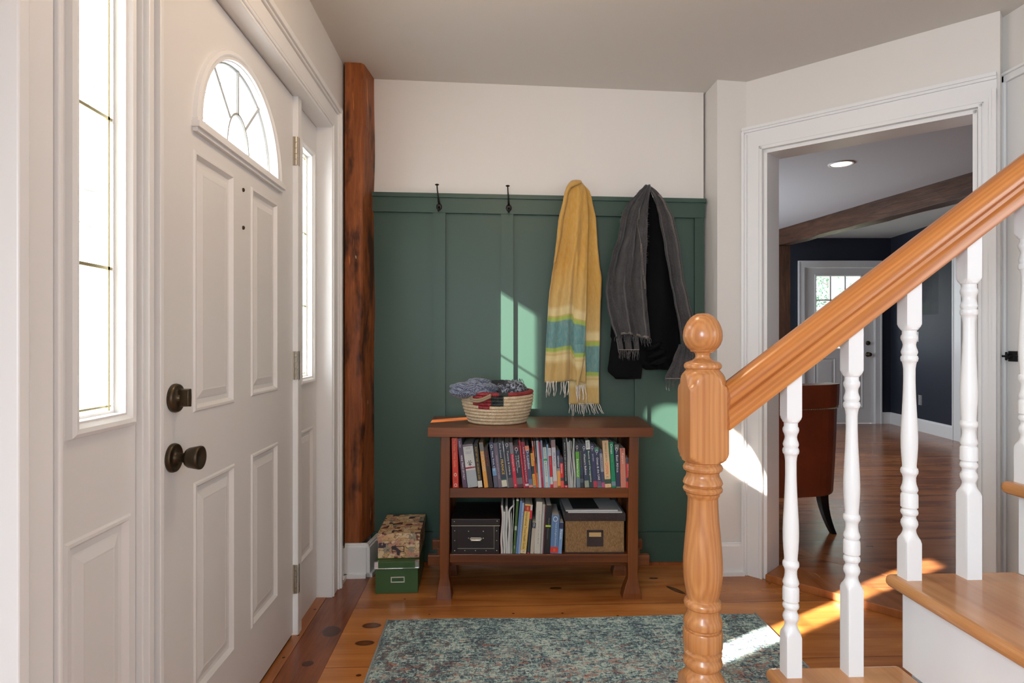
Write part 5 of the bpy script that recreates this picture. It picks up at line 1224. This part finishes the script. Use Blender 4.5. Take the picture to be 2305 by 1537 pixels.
n2 = noise_n(t, v, 30, 2); c = mixc(t, ramp(t, n2, [(.6, (0, 0, 0, 1)), (.66, (.6, .6, .6, 1))]), c, srgb(232, 208, 176))
t.links.new(c, b.inputs['Base Color']); b.inputs['Roughness'].default_value = .5; M['collage'] = m
g1 = W(-.598, 2.680); o = empty('storage_box', (g1[0], g1[1], .1419), .02); tag(o, 'vintage collage print storage box stacked on the green box', 'box')
mb = MB(); mb.box((.003, .003, 0), (.186, .296, .080)); mb.build('box_body', M['collage'], o, bevel=.0015)
mb = MB(); mb.box((0, 0, .078), (.189, .300, .110)); mb.build('lid', M['collage'], o, bevel=.002)
mb = MB(); holder(mb, .064, .028, .056, .026, .003, .003); mb.build('label_holder', M['bronze'], o)

# ------------------------------------------------------------------ rug
m, t, b = nt('distressed woven rug')
v = coords(t, (1, 1, 1)); vs = coords(t, (1, 2.6, 1)); vt = coords(t, (2.4, 1, 1), loc=(3, 1, 0))
n1 = noise_n(t, vs, 52, 4, .6, 1.2); n1b = noise_n(t, vt, 60, 4, .6, 1.4); n2 = noise_n(t, v, 9, 4, .6, .4); n3 = noise_n(t, vs, 26, 5, .7, .8); n4 = noise_n(t, v, 3.0, 2)
f = math_n(t, 'ADD', math_n(t, 'ADD', math_n(t, 'MULTIPLY', n1, .42), math_n(t, 'MULTIPLY', n1b, .28)), math_n(t, 'ADD', math_n(t, 'MULTIPLY', n2, .18), math_n(t, 'MULTIPLY', n3, .12)))
c = ramp(t, f, [(.43, srgb(26, 34, 48)), (.458, srgb(52, 70, 86)), (.485, srgb(88, 122, 126)), (.515, srgb(136, 166, 160)), (.55, srgb(198, 210, 196))])
sp = N(t, 'ShaderNodeSeparateXYZ'); t.links.new(v, sp.inputs[0])
zone = ramp(t, sp.outputs[1], [(1.30, (1, 1, 1, 1)), (1.0, (1, 1, 1, 1))])
inn = N(t, 'ShaderNodeMapRange'); t.links.new(sp.outputs[1], inn.inputs[0]); inn.inputs[1].default_value = 1.78; inn.inputs[2].default_value = 1.45; inn.inputs[3].default_value = 0; inn.inputs[4].default_value = .112
n5 = noise_n(t, vs, 20, 5, .75, .5)
rust = ramp(t, math_n(t, 'ADD', n5, inn.outputs[0]), [(.640, (0, 0, 0, 1)), (.680, (.85, .85, .85, 1))])
grain = ramp(t, n1b, [(.42, (.15, .15, .15, 1)), (.55, (1, 1, 1, 1))])
c = mixc(t, math_n(t, 'MULTIPLY', rust, grain), c, srgb(176, 90, 58))
n6 = noise_n(t, vt, 16, 4, .7); lef = N(t, 'ShaderNodeMapRange'); t.links.new(sp.outputs[0], lef.inputs[0]); lef.inputs[1].default_value = .55; lef.inputs[2].default_value = .05; lef.inputs[3].default_value = 0; lef.inputs[4].default_value = .10
mar = ramp(t, math_n(t, 'ADD', math_n(t, 'ADD', n6, lef.outputs[0]), math_n(t, 'MULTIPLY', inn.outputs[0], .4)), [(.66, (0, 0, 0, 1)), (.70, (.9, .9, .9, 1))])
c = mixc(t, math_n(t, 'MULTIPLY', mar, grain), c, srgb(78, 42, 44))
n7 = noise_n(t, v, 12, 3); c = mixc(t, ramp(t, math_n(t, 'ADD', n7, inn.outputs[0]), [(.66, (0, 0, 0, 1)), (.74, (.3, .3, .3, 1))]), c, srgb(180, 180, 168))
t.links.new(c, b.inputs['Base Color']); b.inputs['Roughness'].default_value = .92; b.inputs['Sheen Weight'].default_value = .2; bump(t, b, n1, .5, .003); M['rug'] = m
rg = empty('rug', (-.398, .60, 0)); tag(rg, 'distressed teal, grey and rust patterned rug on the pine floor', 'rug')
mb = MB(); nx, ny = 60, 60; ls = []
for j in range(ny + 1):
    for i in range(nx + 1):
        x = 1.474 * i / nx; y = .79 + 1.016 * j / ny; e = min(1, min(i, nx - i, ny - j, j) / 1.0)
        yy = y + (.006 * math.sin(x * 6 + .5) + .004 * math.sin(x * 2.3)) * (j / ny)
        mb.v.append((x, yy, .003 + .006 * e + .0012 * math.sin(x * 5) * math.sin(y * 4)))
for j in range(ny):
    for i in range(nx): q = j * (nx + 1) + i; mb.f.append((q, q + 1, q + nx + 2, q + nx + 1)); mb.m.append(0)
mb.build('pile', M['rug'], rg, smooth=True)
M['binding'] = fabric('pale blue binding', srgb(120, 138, 142), srgb(160, 174, 174), 400)
for x in (-.001, 1.475):
    mb = MB(); mb.tube([(x, .79, .005), (x, 1.2, .005), (x, 1.806, .005)], .0042, 6); mb.build('binding', M['binding'], rg, smooth=True)
